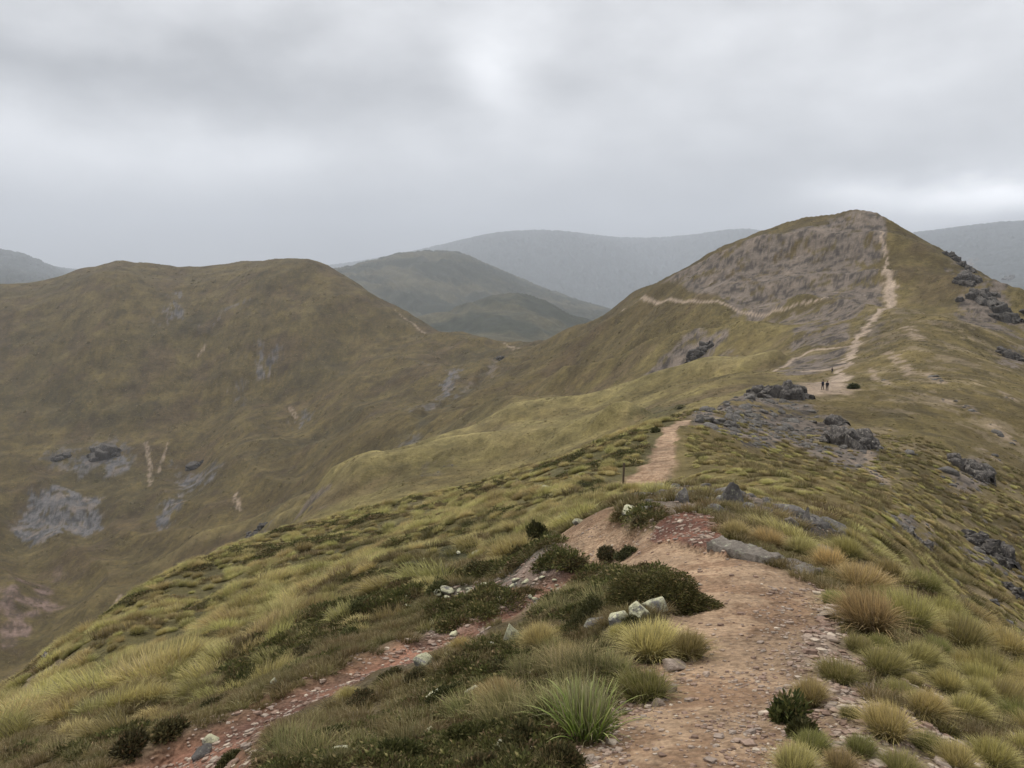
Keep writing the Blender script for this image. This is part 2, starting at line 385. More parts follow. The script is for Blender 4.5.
# ------------------------------------------------------------------ vertex base colours (albedo, linear)
def C(*c): return np.array(c, dtype=np.float64)
def mix(A, B, m): return A * (1 - m[..., None]) + B * m[..., None]
n_big = fbm(XX, YY, 160, 4, 400); n_mid = fbm(XX, YY, 28, 4, 410); n_sml = fbm(XX, YY, 5, 4, 420); n_tin = fbm(XX, YY, .8, 4, 430)
grass = mix(np.broadcast_to(C(.128,.099,.040), XX.shape + (3,)), C(.168,.134,.052), sm(-.5, .6, n_mid + .5 * n_sml))
grass = mix(grass, C(.098,.082,.038), .7 * sm(.1, .8, n_big + .4 * n_sml))
grass = mix(grass, C(.125,.090,.052), .55 * sm(.1, .7, fbm(XX, YY, 60, 5, 440, .65)))
grass = mix(grass, C(.26,.215,.09), .6 * m_spur)  # spur crests: their sunlit look painted in as lighter, yellower grass
farw = sm(300, 600, RR)
grass = mix(grass, grass * C(.62,.585,.56), farw)                # browner alpine cover of the far hill
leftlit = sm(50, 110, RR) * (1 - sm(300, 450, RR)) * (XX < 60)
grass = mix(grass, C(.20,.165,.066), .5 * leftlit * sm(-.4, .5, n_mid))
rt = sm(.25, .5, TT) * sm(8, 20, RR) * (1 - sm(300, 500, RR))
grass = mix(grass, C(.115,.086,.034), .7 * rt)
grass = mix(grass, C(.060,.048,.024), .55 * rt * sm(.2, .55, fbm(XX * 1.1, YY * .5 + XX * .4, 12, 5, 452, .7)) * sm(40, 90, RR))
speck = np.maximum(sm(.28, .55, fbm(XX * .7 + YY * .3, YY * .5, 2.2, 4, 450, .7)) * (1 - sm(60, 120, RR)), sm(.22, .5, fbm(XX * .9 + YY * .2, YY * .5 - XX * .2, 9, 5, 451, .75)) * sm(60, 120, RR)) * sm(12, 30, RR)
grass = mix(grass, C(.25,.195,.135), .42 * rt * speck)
far2 = sm(1650, 2000, RR)
grass = mix(grass, mix(np.broadcast_to(C(.032,.036,.022), XX.shape + (3,)), C(.075,.068,.038), sm(-.2, .6, fbm(XX, YY, 420, 5, 470, .6))), far2)
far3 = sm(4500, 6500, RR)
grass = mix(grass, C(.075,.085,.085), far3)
lt = sm(9, 14, RR) * (1 - sm(70, 110, RR)) * (TT < .2)
grass = mix(grass, C(.085,.075,.032), .75 * lt)
mot = fbm(XX * .9, YY * .6, 9, 5, 495, .75)
grass = grass * (1 + .22 * np.clip(mot, -1, 1) * sm(60, 200, RR) + .22 * np.clip(fbm(XX, YY, 40, 5, 496, .7), -1, 1))[..., None]
nearg = 1 - sm(9, 15, RR)
grass = mix(grass, mix(np.broadcast_to(C(.105,.082,.040), XX.shape + (3,)), C(.16,.125,.075), sm(-.2, .5, n_tin)), nearg)
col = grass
col = mix(col, C(.060,.058,.026), np.clip(m_dark * (.75 + .5 * sm(-.5, .5, n_tin)), 0, .95))
col = mix(col, C(.055,.050,.032), .75 * m_gully * sm(-.6, .3, fbm(XX, YY, 14, 4, 498)))
sc_c = mix(np.broadcast_to(C(.160,.130,.104), XX.shape + (3,)), C(.060,.050,.042), sm(-.1, .55, fbm(XX, YY, 7, 5, 460, .75)))
sc_c = mix(sc_c, mix(np.broadcast_to(C(.125,.118,.115), XX.shape + (3,)), C(.06,.058,.058), sm(-.1, .5, fbm(XX, YY, 12, 5, 461, .8))), sm(300, 400, RR) * (XX < -40))
sc_c = mix(sc_c, C(.23,.18,.135), .45 * sm(.1, .7, fbm(XX, YY, 16, 4, 465, .7)))
brk = sm(-.35, .15, fbm(XX, YY, 14, 5, 466, .75) + (m_scree - .6) * 1.3)
m_scar = polym([(0,590),(30,575),(58,556),(52,590),(28,622),(0,648)], .01, 6, 200)
col = mix(col, mix(np.broadcast_to(C(.21,.145,.12), XX.shape + (3,)), C(.10,.07,.055), sm(-.3, .3, fbm(XX, YY, 9, 5, 468, .7))), .85 * m_scar * sm(-.5, .1, fbm(XX, YY, 20, 4, 469)))
col = mix(col, sc_c, np.clip(m_scree * 1.25, 0, 1) * brk)
col = mix(col, C(.30,.23,.165), .75 * m_streak * sm(-.6, .2, fbm(XX, YY, 3, 4, 467)))
stn = mix(np.broadcast_to(C(.20,.165,.14), XX.shape + (3,)), C(.075,.068,.045), sm(-.25, .25, fbm(XX, YY, .8, 5, 490, .7)))
dark2 = sm(.0, .3, fbm(XX, YY, 1.6, 4, 492, .6)) * m_stony
stn = mix(stn, C(.27,.19,.15), .7 * sm(.0, .5, fbm(XX, YY, .6, 4, 491)))
col = mix(col, stn, .9 * m_stony * (1 - m_path))
red = mix(np.broadcast_to(C(.30,.155,.102), XX.shape + (3,)), C(.18,.095,.066), sm(-.3, .5, n_tin))
red = mix(red, red * C(.68,.62,.62), m_bank)
col = mix(col, red, np.clip(m_red * 1.1, 0, 1))
col = mix(col, mix(np.broadcast_to(C(.36,.27,.20), XX.shape + (3,)), C(.22,.16,.12), sm(-.3, .5, fbm(XX, YY, .25, 3, 480))), .9 * m_gravel * (1 - m_path))
pc = mix(np.broadcast_to(C(.385,.265,.168), XX.shape + (3,)), C(.26,.165,.10), sm(-.35, .4, fbm(XX, YY, .9, 6, 485, .8)))
pc = mix(pc, C(.36,.285,.215), sm(30, 200, RR) * .9)
col = mix(col, pc, m_path)
rough = np.clip(rocky + m_gravel + m_red * .8 + m_stony * .8 + m_path * .55, 0, 1)
print('colour done')
# ------------------------------------------------------------------ materials
def newmat(name):
    m = bpy.data.materials.new(name); m.use_nodes = True
    nt = m.node_tree; nt.nodes.clear()
    out = nt.nodes.new('ShaderNodeOutputMaterial'); b = nt.nodes.new('ShaderNodeBsdfPrincipled')
    nt.links.new(b.outputs[0], out.inputs[0])
    b.inputs['Roughness'].default_value = .9; b.inputs['Specular IOR Level'].default_value = .15
    return m, nt, b
def nd(nt, typ, **kw):
    n = nt.nodes.new(typ)
    for k, v in kw.items(): setattr(n, k, v)
    return n
def noise(nt, vec, scale, detail=4, rough=.6):
    n = nd(nt, 'ShaderNodeTexNoise'); n.inputs['Scale'].default_value = scale
    n.inputs['Detail'].default_value = detail; n.inputs['Roughness'].default_value = rough
    nt.links.new(vec, n.inputs['Vector']); return n.outputs['Fac']
def mapr(nt, val, a, b, c, d):
    n = nd(nt, 'ShaderNodeMapRange'); nt.links.new(val, n.inputs[0])
    for i, x in enumerate((a, b, c, d)): n.inputs[i + 1].default_value = x
    return n.outputs[0]
def math_(nt, op, a, b=None, c=None):
    n = nd(nt, 'ShaderNodeMath', operation=op)
    for i, x in enumerate((a, b, c)):
        if x is None: continue
        if isinstance(x, (int, float)): n.inputs[i].default_value = x
        else: nt.links.new(x, n.inputs[i])
    return n.outputs[0]
def vscale(nt, colr, fac):
    n = nd(nt, 'ShaderNodeVectorMath', operation='SCALE'); nt.links.new(colr, n.inputs[0]); nt.links.new(fac, n.inputs['Scale']); return n.outputs[0]

def ground_mat():
    m, nt, b = newmat('ground_cover')
    at = nd(nt, 'ShaderNodeAttribute', attribute_name='Col'); ro = nd(nt, 'ShaderNodeAttribute', attribute_name='rough')
    geo = nd(nt, 'ShaderNodeNewGeometry'); p = geo.outputs['Position']
    n1 = noise(nt, p, .35, 5, .7); n2 = noise(nt, p, 2.2, 6, .7); n3 = noise(nt, p, 22, 5, .7); n4 = noise(nt, p, .05, 9, .78)
    s = math_(nt, 'MULTIPLY', mapr(nt, n1, .3, .7, .72, 1.28), mapr(nt, n2, .3, .7, .70, 1.30))
    s = math_(nt, 'MULTIPLY', s, mapr(nt, n3, .3, .7, .64, 1.36))
    s = math_(nt, 'MULTIPLY', s, mapr(nt, n4, .3, .7, .62, 1.38))
    nt.links.new(vscale(nt, at.outputs['Color'], s), b.inputs['Base Color'])
    vo = nd(nt, 'ShaderNodeTexVoronoi'); vo.inputs['Scale'].default_value = 26; nt.links.new(p, vo.inputs['Vector'])
    h = math_(nt, 'ADD', math_(nt, 'MULTIPLY', n2, .10), math_(nt, 'MULTIPLY', n3, .022))
    h = math_(nt, 'ADD', h, math_(nt, 'MULTIPLY', math_(nt, 'MULTIPLY', vo.outputs['Distance'], ro.outputs['Fac']), .035))
    h = math_(nt, 'ADD', h, math_(nt, 'MULTIPLY', n1, .45))
    h = math_(nt, 'ADD', h, math_(nt, 'MULTIPLY', n4, 2.6))
    bu = nd(nt, 'ShaderNodeBump'); bu.inputs['Strength'].default_value = .7; bu.inputs['Distance'].default_value = 1.0
    nt.links.new(h, bu.inputs['Height']); nt.links.new(bu.outputs[0], b.inputs['Normal'])
    return m
M_ground = ground_mat()

# ------------------------------------------------------------------ terrain meshes (one grid, cut into named sheets)
idx = np.arange(NT * NS).reshape(NT, NS)
quads = np.stack([idx[:-1, :-1], idx[1:, :-1], idx[1:, 1:], idx[:-1, 1:]], -1)   # (NT-1, NS-1, 4)
V = np.stack([XX, YY, ZZ + CAMZ], -1).reshape(-1, 3)
Cc = col.reshape(-1, 3); Rg = rough.reshape(-1)
pf = (m_path[:-1, :-1] > .5)
def sheet(name, jm, extra=None):
    sel = jm if extra is None else (jm & extra)
    q = quads[sel]
    u_, inv = np.unique(q.ravel(), return_inverse=True)
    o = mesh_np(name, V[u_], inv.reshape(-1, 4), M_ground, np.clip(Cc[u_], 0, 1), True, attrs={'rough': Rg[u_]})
    tag(o, kind='structure'); return o
Rq = np.broadcast_to(RR[:-1, :-1], pf.shape)
sheet('ground', (Rq < 150) & ~pf)
sheet('path', (Rq < 900) & pf)
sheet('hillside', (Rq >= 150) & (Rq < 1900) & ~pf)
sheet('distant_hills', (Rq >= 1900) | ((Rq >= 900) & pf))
print('terrain done', len(V))

# ground lookup for placing things (world coordinates, z = 0 under the camera)
def hgt(x, y):
    x = np.asarray(x, float); y = np.asarray(y, float)
    a = np.arctan2(x, y); s = np.log(np.maximum(np.hypot(x, y), .61))
    i = np.clip(np.searchsorted(th, a) - 1, 0, NT - 2); fi = np.clip((a - th[i]) / (th[i+1] - th[i]), 0, 1)
    j = np.clip((s - S0) / (S1 - S0) * (NS - 1), 0, NS - 1.001); j0 = j.astype(int); fj = j - j0
    Z = ZZ
    return CAMZ + Z[i, j0]*(1-fi)*(1-fj) + Z[i+1, j0]*fi*(1-fj) + Z[i, j0+1]*(1-fi)*fj + Z[i+1, j0+1]*fi*fj
def samp(F, x, y):
    a = np.arctan2(x, y); s = np.log(np.maximum(np.hypot(x, y), .61))
    i = np.clip(np.searchsorted(th, a), 0, NT - 1); j = np.clip(np.round((s - S0) / (S1 - S0) * (NS - 1)).astype(int), 0, NS - 1)
    return F[i, j]
def PW(u, v, rmin=.8):
    a, s, r, z = hitgrid(u, v, ZZ, rmin)
    x, y = r * math.sin(a), r * math.cos(a)
    return Vector((x, y, float(hgt(x, y))))
def nrm(x, y, e=None):
    e = e or max(.15, .01 * math.hypot(x, y))
    gx_ = float(hgt(x+e, y) - hgt(x-e, y)) / (2*e); gy_ = float(hgt(x, y+e) - hgt(x, y-e)) / (2*e)
    return Vector((-gx_, -gy_, 1)).normalized()
# ------------------------------------------------------------------ plant and stone materials
def leaf_mat(name, trans=.25, var=.25, hue=.015):
    m, nt, b = newmat(name)
    at = nd(nt, 'ShaderNodeAttribute', attribute_name='Col')
    oi = nd(nt, 'ShaderNodeObjectInfo')
    hs = nd(nt, 'ShaderNodeHueSaturation'); nt.links.new(at.outputs['Color'], hs.inputs['Color'])
    wn = nd(nt, 'ShaderNodeTexWhiteNoise', noise_dimensions='1D'); nt.links.new(oi.outputs['Random'], wn.inputs['W'])
    nt.links.new(mapr(nt, oi.outputs['Random'], 0, 1, 1 - var, 1 + var), hs.inputs['Value'])
    nt.links.new(mapr(nt, wn.outputs['Value'], 0, 1, .5 - hue, .5 + hue), hs.inputs['Hue'])
    nt.links.new(hs.outputs[0], b.inputs['Base Color']); b.inputs['Roughness'].default_value = .75
    if trans:
        tr = nd(nt, 'ShaderNodeBsdfTranslucent'); nt.links.new(hs.outputs[0], tr.inputs[0])
        mxs = nd(nt, 'ShaderNodeMixShader'); mxs.inputs[0].default_value = trans
        nt.links.new(b.outputs[0], mxs.inputs[1]); nt.links.new(tr.outputs[0], mxs.inputs[2])
        nt.links.new(mxs.outputs[0], nt.nodes['Material Output'].inputs[0])
    return m
M_blade = leaf_mat('tussock_blades', .3, .30, .022)
M_leaf = leaf_mat('heath_leaves', .15, .3, .02)

def rock_mat(name, c1, c2, lichen=None, lam=.5, seed=0, moss=0, objspace=True, scale=1.0):
    m, nt, b = newmat(name)
    tc_ = nd(nt, 'ShaderNodeTexCoord'); p = nd(nt, 'ShaderNodeNewGeometry').outputs['Position']
    oi = nd(nt, 'ShaderNodeObjectInfo')
    n1 = noise(nt, p, 3.0 * scale, 6, .7); n2 = noise(nt, p, 17 * scale, 5, .7)
    mx_ = nd(nt, 'ShaderNodeMix', data_type='RGBA'); mx_.inputs[6].default_value = (*c1, 1); mx_.inputs[7].default_value = (*c2, 1)
    nt.links.new(mapr(nt, n1, .35, .65, 0, 1), mx_.inputs[0]); c = mx_.outputs[2]
    if lichen:
        ln = noise(nt, p, 9 * scale, 6, .75)
        geo = nd(nt, 'ShaderNodeNewGeometry'); sp = nd(nt, 'ShaderNodeSeparateXYZ'); nt.links.new(geo.outputs['Normal'], sp.inputs[0])
        f = math_(nt, 'MULTIPLY', mapr(nt, ln, lam, lam + .07, 0, 1), mapr(nt, sp.outputs[2], -.1, .4, .15, 1))
        ml = nd(nt, 'ShaderNodeMix', data_type='RGBA'); nt.links.new(f, ml.inputs[0]); nt.links.new(c, ml.inputs[6]); ml.inputs[7].default_value = (*lichen, 1); c = ml.outputs[2]
    s = math_(nt, 'MULTIPLY', mapr(nt, n2, .3, .7, .7, 1.3), mapr(nt, oi.outputs['Random'], 0, 1, .8, 1.2))
    nt.links.new(vscale(nt, c, s), b.inputs['Base Color'])
    bu = nd(nt, 'ShaderNodeBump'); bu.inputs['Strength'].default_value = .8; bu.inputs['Distance'].default_value = .05 / scale
    nt.links.new(math_(nt, 'ADD', n1, n2), bu.inputs['Height']); nt.links.new(bu.outputs[0], b.inputs['Normal'])
    return m
M_grey = rock_mat('grey_rock', (.165,.150,.135), (.075,.069,.064), (.29,.28,.20), .56)
M_crag = rock_mat('crag_rock', (.125,.112,.10), (.026,.024,.023), (.30,.27,.225), .55, scale=.6)
M_pale = rock_mat('pale_rock', (.36,.30,.24), (.24,.185,.145))
M_lich = rock_mat('lichen_rock', (.25,.235,.205), (.12,.115,.105), (.52,.50,.33), .42)
M_slab = rock_mat('slab_rock', (.23,.20,.165), (.15,.13,.11), (.30,.29,.22), .56)
def stone_mat():
    m, nt, b = newmat('loose_stones')
    oi = nd(nt, 'ShaderNodeObjectInfo'); r = nd(nt, 'ShaderNodeValToRGB'); nt.links.new(oi.outputs['Random'], r.inputs[0])
    e = r.color_ramp.elements; e[0].color = (.17,.115,.085,1); e[1].color = (.52,.43,.33,1)
    for p_, c_ in ((.3, (.27,.185,.14,1)), (.6, (.34,.26,.20,1)), (.8, (.25,.20,.165,1))): q = e.new(p_); q.color = c_
    p = nd(nt, 'ShaderNodeNewGeometry').outputs['Position']; n = noise(nt, p, 40, 3, .6)
    nt.links.new(vscale(nt, r.outputs[0], mapr(nt, n, .3, .7, .75, 1.25)), b.inputs['Base Color'])
    return m
M_stone = stone_mat()

# ------------------------------------------------------------------ generators
def tussock_geo(n, h, spread, seed, wid=.004, segs=4, base=(.075,.080,.026), mid=(.20,.18,.07), tip=(.46,.39,.21), wind=(-.1, 0), stiff=.4, core=.28):
    r = np.random.RandomState(seed)
    az = r.uniform(0, 2*np.pi, n); lean = np.clip(np.abs(r.normal(.45, .38, n)), .02, 1.35)
    L = h * r.uniform(.65, 1.12, n); br = np.sqrt(r.uniform(0, 1, n)) * core * spread
    baz = az + r.normal(0, .7, n)
    bx, by = br * np.cos(baz), br * np.sin(baz)
    t = np.linspace(0, 1, segs + 1)[None]
    reach = spread * lean[:, None] * (t ** (1.0 + stiff)) * (L / h)[:, None]
    x = bx[:, None] + np.cos(az)[:, None] * reach + wind[0] * t**2 * h
    y = by[:, None] + np.sin(az)[:, None] * reach + wind[1] * t**2 * h
    z = L[:, None] * (t - .5 * np.clip(lean, 0, 1.2)[:, None] * t**2.2) - .04 * h
    w = (wid * r.uniform(.6, 1.4, n))[:, None] * (1 - t) ** .6 * .5 + wid * .06
    fa = az + r.normal(0, .8, n)
    px, py = -np.sin(fa)[:, None] * w, np.cos(fa)[:, None] * w
    A = np.stack([x - px, y - py, z], -1); B = np.stack([x + px, y + py, z], -1)
    V_ = np.stack([A, B], 2).reshape(-1, 3)
    k = np.arange(n)[:, None] * (segs + 1) * 2 + np.arange(segs)[None] * 2
    F = np.stack([k, k + 1, k + 3, k + 2], -1).reshape(-1, 4)
    tt = np.broadcast_to(t, (n, segs + 1))
    base, mid, tip = map(np.array, (base, mid, tip))
    c = base + (mid - base) * sm(0, .5, tt)[..., None]; c = c + (tip - c) * (sm(.45, 1, tt) * r.uniform(.5, 1, n)[:, None])[..., None]
    dead = (r.rand(n) < .15)[:, None, None]
    c = np.where(dead, np.array((.36,.30,.17)) * (.45 + .6 * tt[..., None]), c) * r.uniform(.72, 1.28, n)[:, None, None]
    c = np.repeat(c, 2, axis=1).reshape(-1, 3)
    return V_, F, c
def leafclump_geo(n, R, h, seed, size=.016, c1=(.045,.052,.018), c2=(.105,.11,.035), c3=(.16,.10,.04), rnd=.35, fill=.55, elong=2.2):
    """dome of many small leaves spread through its outer volume"""
    r = np.random.RandomState(seed)
    d = r.normal(size=(n, 3)); d[:, 2] = np.abs(d[:, 2]) * 1.0; d /= np.linalg.norm(d, axis=1)[:, None]
    lump = 1 + rnd * gnoise(d[:, 0] * 2.2 + seed, d[:, 1] * 2.2 + d[:, 2] * 1.7, seed)
    rad = (fill + (1 - fill) * r.uniform(0, 1, n) ** .5) * lump
    P = d * rad[:, None] * np.array([R, R, h])
    ax = d + r.normal(0, .6, (n, 3)); ax /= np.linalg.norm(ax, axis=1)[:, None]
    side = np.cross(ax, r.normal(size=(n, 3))); side /= np.linalg.norm(side, axis=1)[:, None]
    s = size * r.uniform(.6, 1.4, n)[:, None]
    q = np.stack([P, P + ax * s * elong * .5 + side * s * .4, P + ax * s * elong, P + ax * s * elong * .5 - side * s * .4], 1)
    V_ = q.reshape(-1, 3); F = np.arange(4 * n).reshape(n, 4)
    m = r.rand(n)[:, None]; c = np.array(c1) * (1 - m) + np.array(c2) * m
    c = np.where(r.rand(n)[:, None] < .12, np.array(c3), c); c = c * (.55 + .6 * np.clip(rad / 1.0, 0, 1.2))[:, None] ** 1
    return V_, F, np.repeat(c, 4, axis=0)
def rock_geo(seed, sub=3, planes=11, stretch=(1,1,1), rough_=.06, keep=.62):
    r = np.random.RandomState(seed)
    bm = bmesh.new(); bmesh.ops.create_icosphere(bm, subdivisions=sub, radius=1)
    v = np.array([x.co[:] for x in bm.verts]); f = np.array([[q.index for q in p.verts] for p in bm.faces]); bm.free()
    for _ in range(planes):
        n_ = r.normal(size=3); n_ /= np.linalg.norm(n_); d_ = r.uniform(keep - .18, keep + .16)
        e = v @ n_ - d_; v = v - np.where(e > 0, e, 0)[:, None] * n_ * .96
    v = v * (1 + rough_ * gnoise(v[:, 0] * 3 + seed, v[:, 1] * 3 + v[:, 2] * 2.3, seed) + rough_ * .5 * gnoise(v[:, 0] * 8 + seed, v[:, 2] * 8 + v[:, 1] * 5.3, seed))[:, None]
    v *= np.array(stretch); v /= np.abs(v).max()
    return v, f
def geo_join(L):
    vs_, fs_, cs_, o = [], [], [], 0
    for g in L:
        vs_.append(g[0]); fs_.append(g[1] + o); o += len(g[0])
        if len(g) > 2: cs_.append(g[2])
    return np.concatenate(vs_), np.concatenate(fs_), (np.concatenate(cs_) if cs_ else None)
def place(o, p, s=1.0, rz=None, n=None, up=.5):
    o.location = p
    q = Vector((0, 0, 1))
    if n is not None: q = (q * (1 - up) + n * up).normalized()
    rot = q.to_track_quat('Z', 'Y') @ Euler((0, 0, random.uniform(0, 6.28) if rz is None else rz)).to_quaternion()
    o.rotation_euler = rot.to_euler()
    o.scale = (s, s, s) if not hasattr(s, '__len__') else s
    return o
def copy_of(src):
    c = src.copy(); COL.objects.link(c)
    for k in ('label', 'group', 'category'):
        if k in c: del c[k]
    return c

# ------------------------------------------------------------------ stones and boulders that can be told apart
ROCK_T = []
def rock_thing(name, u, v, w, hpx, mat, label, seed, cat='rock', rz=None, tilt=.5, depth=.8, sink=.25, rmin=.8, group=None, sub=3, planes=11, pts_=None, keep=.62, d=None, peak=0):
    p = PW(u, v, rmin) if pts_ is None else pts_
    r = d or math.hypot(p.x, p.y)
    W = w * r / FPX; H = hpx * r / FPX
    vv, ff = rock_geo(seed, sub, planes, keep=keep)
    if peak: vv[:, :2] *= np.clip(1 - peak * (vv[:, 2:] + .2), .12, 1.4)
    vv = vv * np.array([W/2, W/2*depth, H * .62])
    o = mesh_np(name, vv, ff, mat, None, False)
    place(o, p + Vector((0, 0, H * (.5 - sink))), 1, rz if rz is not None else random.uniform(-.4, .4), nrm(p.x, p.y), tilt)
    tag(o, label, cat, group); return o
# long flat slabs edging the bend
def slab(u1, v1, u2, v2, wid, thick, seed, label):
    a, b = PW(u1, v1), PW(u2, v2); d = b - a; L = d.length
    r = np.random.RandomState(seed); nx, ny = 26, 8
    top = []
    X1, Y1 = np.meshgrid(np.linspace(-.5, .5, nx), np.linspace(-.5, .5, ny), indexing='ij')
    edge = 1 - .25 * np.abs(gnoise(X1 * 6 + seed, Y1 * .5, seed))
    zt = thick * (.5 + .25 * gnoise(X1 * 4 + seed, Y1 * 2, seed) + .3 * np.floor(2 * (gnoise(X1 * 2.5, Y1 * 1.5 + seed, seed + 2) + .5)) / 2)
    P1 = np.stack([X1 * L * 1.03, Y1 * wid * edge, zt], -1); P2 = np.stack([X1 * L, Y1 * wid * edge * .92, np.full_like(zt, -thick * 3)], -1)
    V1 = np.concatenate([P1.reshape(-1, 3), P2.reshape(-1, 3)]); V1 += r.normal(0, .007, V1.shape)
    i1 = np.arange(nx * ny).reshape(nx, ny); i2 = i1 + nx * ny; F = []
    F.append(np.stack([i1[:-1, :-1], i1[1:, :-1], i1[1:, 1:], i1[:-1, 1:]], -1).reshape(-1, 4)); F.append(np.stack([i2[:-1, 1:], i2[1:, 1:], i2[1:, :-1], i2[:-1, :-1]], -1).reshape(-1, 4))
    F.append(np.stack([i1[:-1, 0], i2[:-1, 0], i2[1:, 0], i1[1:, 0]], -1)); F.append(np.stack([i1[1:, -1], i2[1:, -1], i2[:-1, -1], i1[:-1, -1]], -1))
    F.append(np.stack([i1[0, 1:], i2[0, 1:], i2[0, :-1], i1[0, :-1]], -1)); F.append(np.stack([i1[-1, :-1], i2[-1, :-1], i2[-1, 1:], i1[-1, 1:]], -1))
    o = mesh_np('stone_slab', V1, np.concatenate(F), M_slab); o.location = (a + b) / 2 + Vector((0, 0, thick * .55))
    o.rotation_euler = d.to_track_quat('X', 'Z').to_euler(); tag(o, label, 'stone slab'); return o
slab(716, 545, 772, 563, .30, .055, 501, 'long flat tan stone slab edging the bend of the path, the end nearer the red bank')
slab(768, 560, 812, 576, .27, .05, 502, 'flat weathered stone slab edging the path, the end nearer the right hand tussocks')
for a in [
 (733, 508, 27, 36, M_grey, 'upright pointed grey green boulder standing on the stony knoll above the path', 503, .8, .15),
 (683, 503, 18, 20, M_grey, 'small dark pointed rock on the crest left of the upright boulder', 504, .8, .15),
 (748, 512, 18, 13, M_grey, 'blocky grey rock at the right foot of the upright pointed boulder', 505, .8, .3),
 (766, 517, 26, 13, M_grey, 'low broken grey rock between the pointed boulder and the dark leaning rock', 506, .9, .35),
 (806, 527, 20, 26, M_grey, 'dark leaning rock at the right end of the stony knoll', 507, .7, .25),
 (716, 512, 22, 12, M_grey, 'grey rock lying just left of the upright pointed boulder', 508, .9, .35),
 (790, 523, 20, 11, M_slab, 'tan rock half buried in tussock near the dark leaning rock', 509, .9, .35),
 (648, 512, 22, 10, M_grey, 'rough grey rock on the low rise left of the red bank', 510, .9, .35),
 (629, 514, 18, 12, M_lich, 'pale lichened rock where the path drops over its crest', 511, .9, .35),
 (822, 552, 24, 10, M_slab, 'low greenish tan rock beside the lower end of the stone slabs', 512, .9, .35),
 (657, 612, 34, 23, M_lich, 'knobbly pale green lichen covered rock in front of the dark mound shrub', 513, .8, .3),
 (638, 618, 36, 22, M_lich, 'pale yellow lichen covered rock in the middle of the row before the mound shrub', 514, .8, .3),
 (616, 624, 32, 18, M_lich, 'lichen speckled rock near the left of the row before the mound shrub', 515, .8, .3),
 (594, 628, 40, 18, M_grey, 'dark grey rock at the left end of the row before the mound shrub', 516, .8, .3),
 (512, 646, 26, 28, M_lich, 'peaked rock with a white and yellow lichen top in the heath left of the tussocks', 517, .7, .2),
 (493, 650, 18, 13, M_lich, 'low lichened rock touching the left side of the peaked white topped rock', 518, .9, .3),
 (424, 666, 36, 14, M_lich, 'flat pale stone lying in heath beside the red gully', 519, .7, .3),
 (436, 700, 36, 12, M_lich, 'narrow yellow green lichened stone in the dark heath of the bank', 520, .5, .3),
 (674, 668, 38, 15, M_pale, 'largest cream stone on the left edge of the path', 521, .8, .35),
 (690, 661, 20, 12, M_pale, 'cream stone just behind the largest stone on the left path edge', 522, .8, .35),
 (673, 692, 13, 13, M_pale, 'small upright cream stone on the left path edge', 523, .8, .3),
 (659, 706, 17, 10, M_pale, 'small cream stone below the round tussock on the left path edge', 524, .8, .3),
 (590, 763, 20, 11, M_pale, 'pale cream stone at the foot of the green bladed plant', 525, .8, .3),
 (804, 757, 36, 12, M_pale, 'broad flat cream stone at the right path edge near the bottom', 526, .8, .35),
 (783, 692, 16, 7, M_pale, 'flat pale stone sunk in the right margin of the path', 527, .8, .4),
 (275, 687, 11, 11, M_lich, 'small round white stone on the upper lip of the red gully', 528, .9, .2),
 (203, 756, 32, 14, M_grey, 'dark rock lying in the red gully near the bottom edge', 529, .7, .25),
 (546, 490, 14, 5, M_lich, 'small pale stone at the tussock field edge beside the dark shrubs', 530, .9, .3),
 (561, 521, 22, 9, M_lich, 'pale flat stone at the left side of the path crest', 531, .9, .3),
 (578, 524, 14, 9, M_lich, 'pale round stone at the left side of the path crest', 532, .9, .3),
 (1010, 740, 26, 12, M_pale, 'cream stone among tussocks at the lower right corner', 533, .8, .35),
 (873, 728, 18, 8, M_pale, 'cream stone between the tussocks right of the path', 534, .8, .35),
 (868, 690, 20, 7, M_pale, 'thin cream stone below the big straw topped tussock', 535, .8, .35),
 (827, 618, 20, 8, M_pale, 'pale flat stone at the path margin left of the big straw topped tussock', 536, .8, .35),
 (340, 757, 30, 13, M_lich, 'pale lichened stone by the grass tufts at the bottom left', 537, .8, .3),
 (212, 742, 20, 9, M_lich, 'lichen whitened stone on the near lip of the red gully', 538, .8, .3),
]:
    rock_thing('rock', a[0], a[1], a[2], a[3], a[4], a[5], a[6], depth=a[7], sink=a[8], peak=.75 if a[6] in (503, 504, 507, 517) else 0)

# rock outcrops and crags on the slopes
def block_geo(seed):
    # squared, fractured block: a box with bevelled, chipped and sheared sides
    r = np.random.RandomState(seed)
    bm = bmesh.new(); bmesh.ops.create_cube(bm, size=2); bmesh.ops.subdivide_edges(bm, edges=bm.edges[:], cuts=5, use_grid_fill=True)
    bmesh.ops.triangulate(bm, faces=bm.faces[:])
    v = np.array([x.co[:] for x in bm.verts]); f = np.array([[q.index for q in p.verts] for p in bm.faces]); bm.free()
    for _ in range(9):
        n_ = r.normal(size=3); n_ /= np.linalg.norm(n_); d_ = r.uniform(.75, 1.15)
        e = v @ n_ - d_; v = v - np.where(e > 0, e, 0)[:, None] * n_
    v[:, 0] += r.uniform(-.4, .4) * v[:, 2]; v[:, 1] += r.uniform(-.3, .3) * v[:, 2]
    q = np.floor(gnoise(v[:, 0] * 1.7 + seed, v[:, 2] * 1.1, seed) * 4) / 4
    v = v * (1 + .16 * q + .05 * gnoise(v[:, 0] * 5 + seed, v[:, 1] * 5 + v[:, 2] * 3.3, seed))[:, None]
    return v / np.abs(v).max(), f
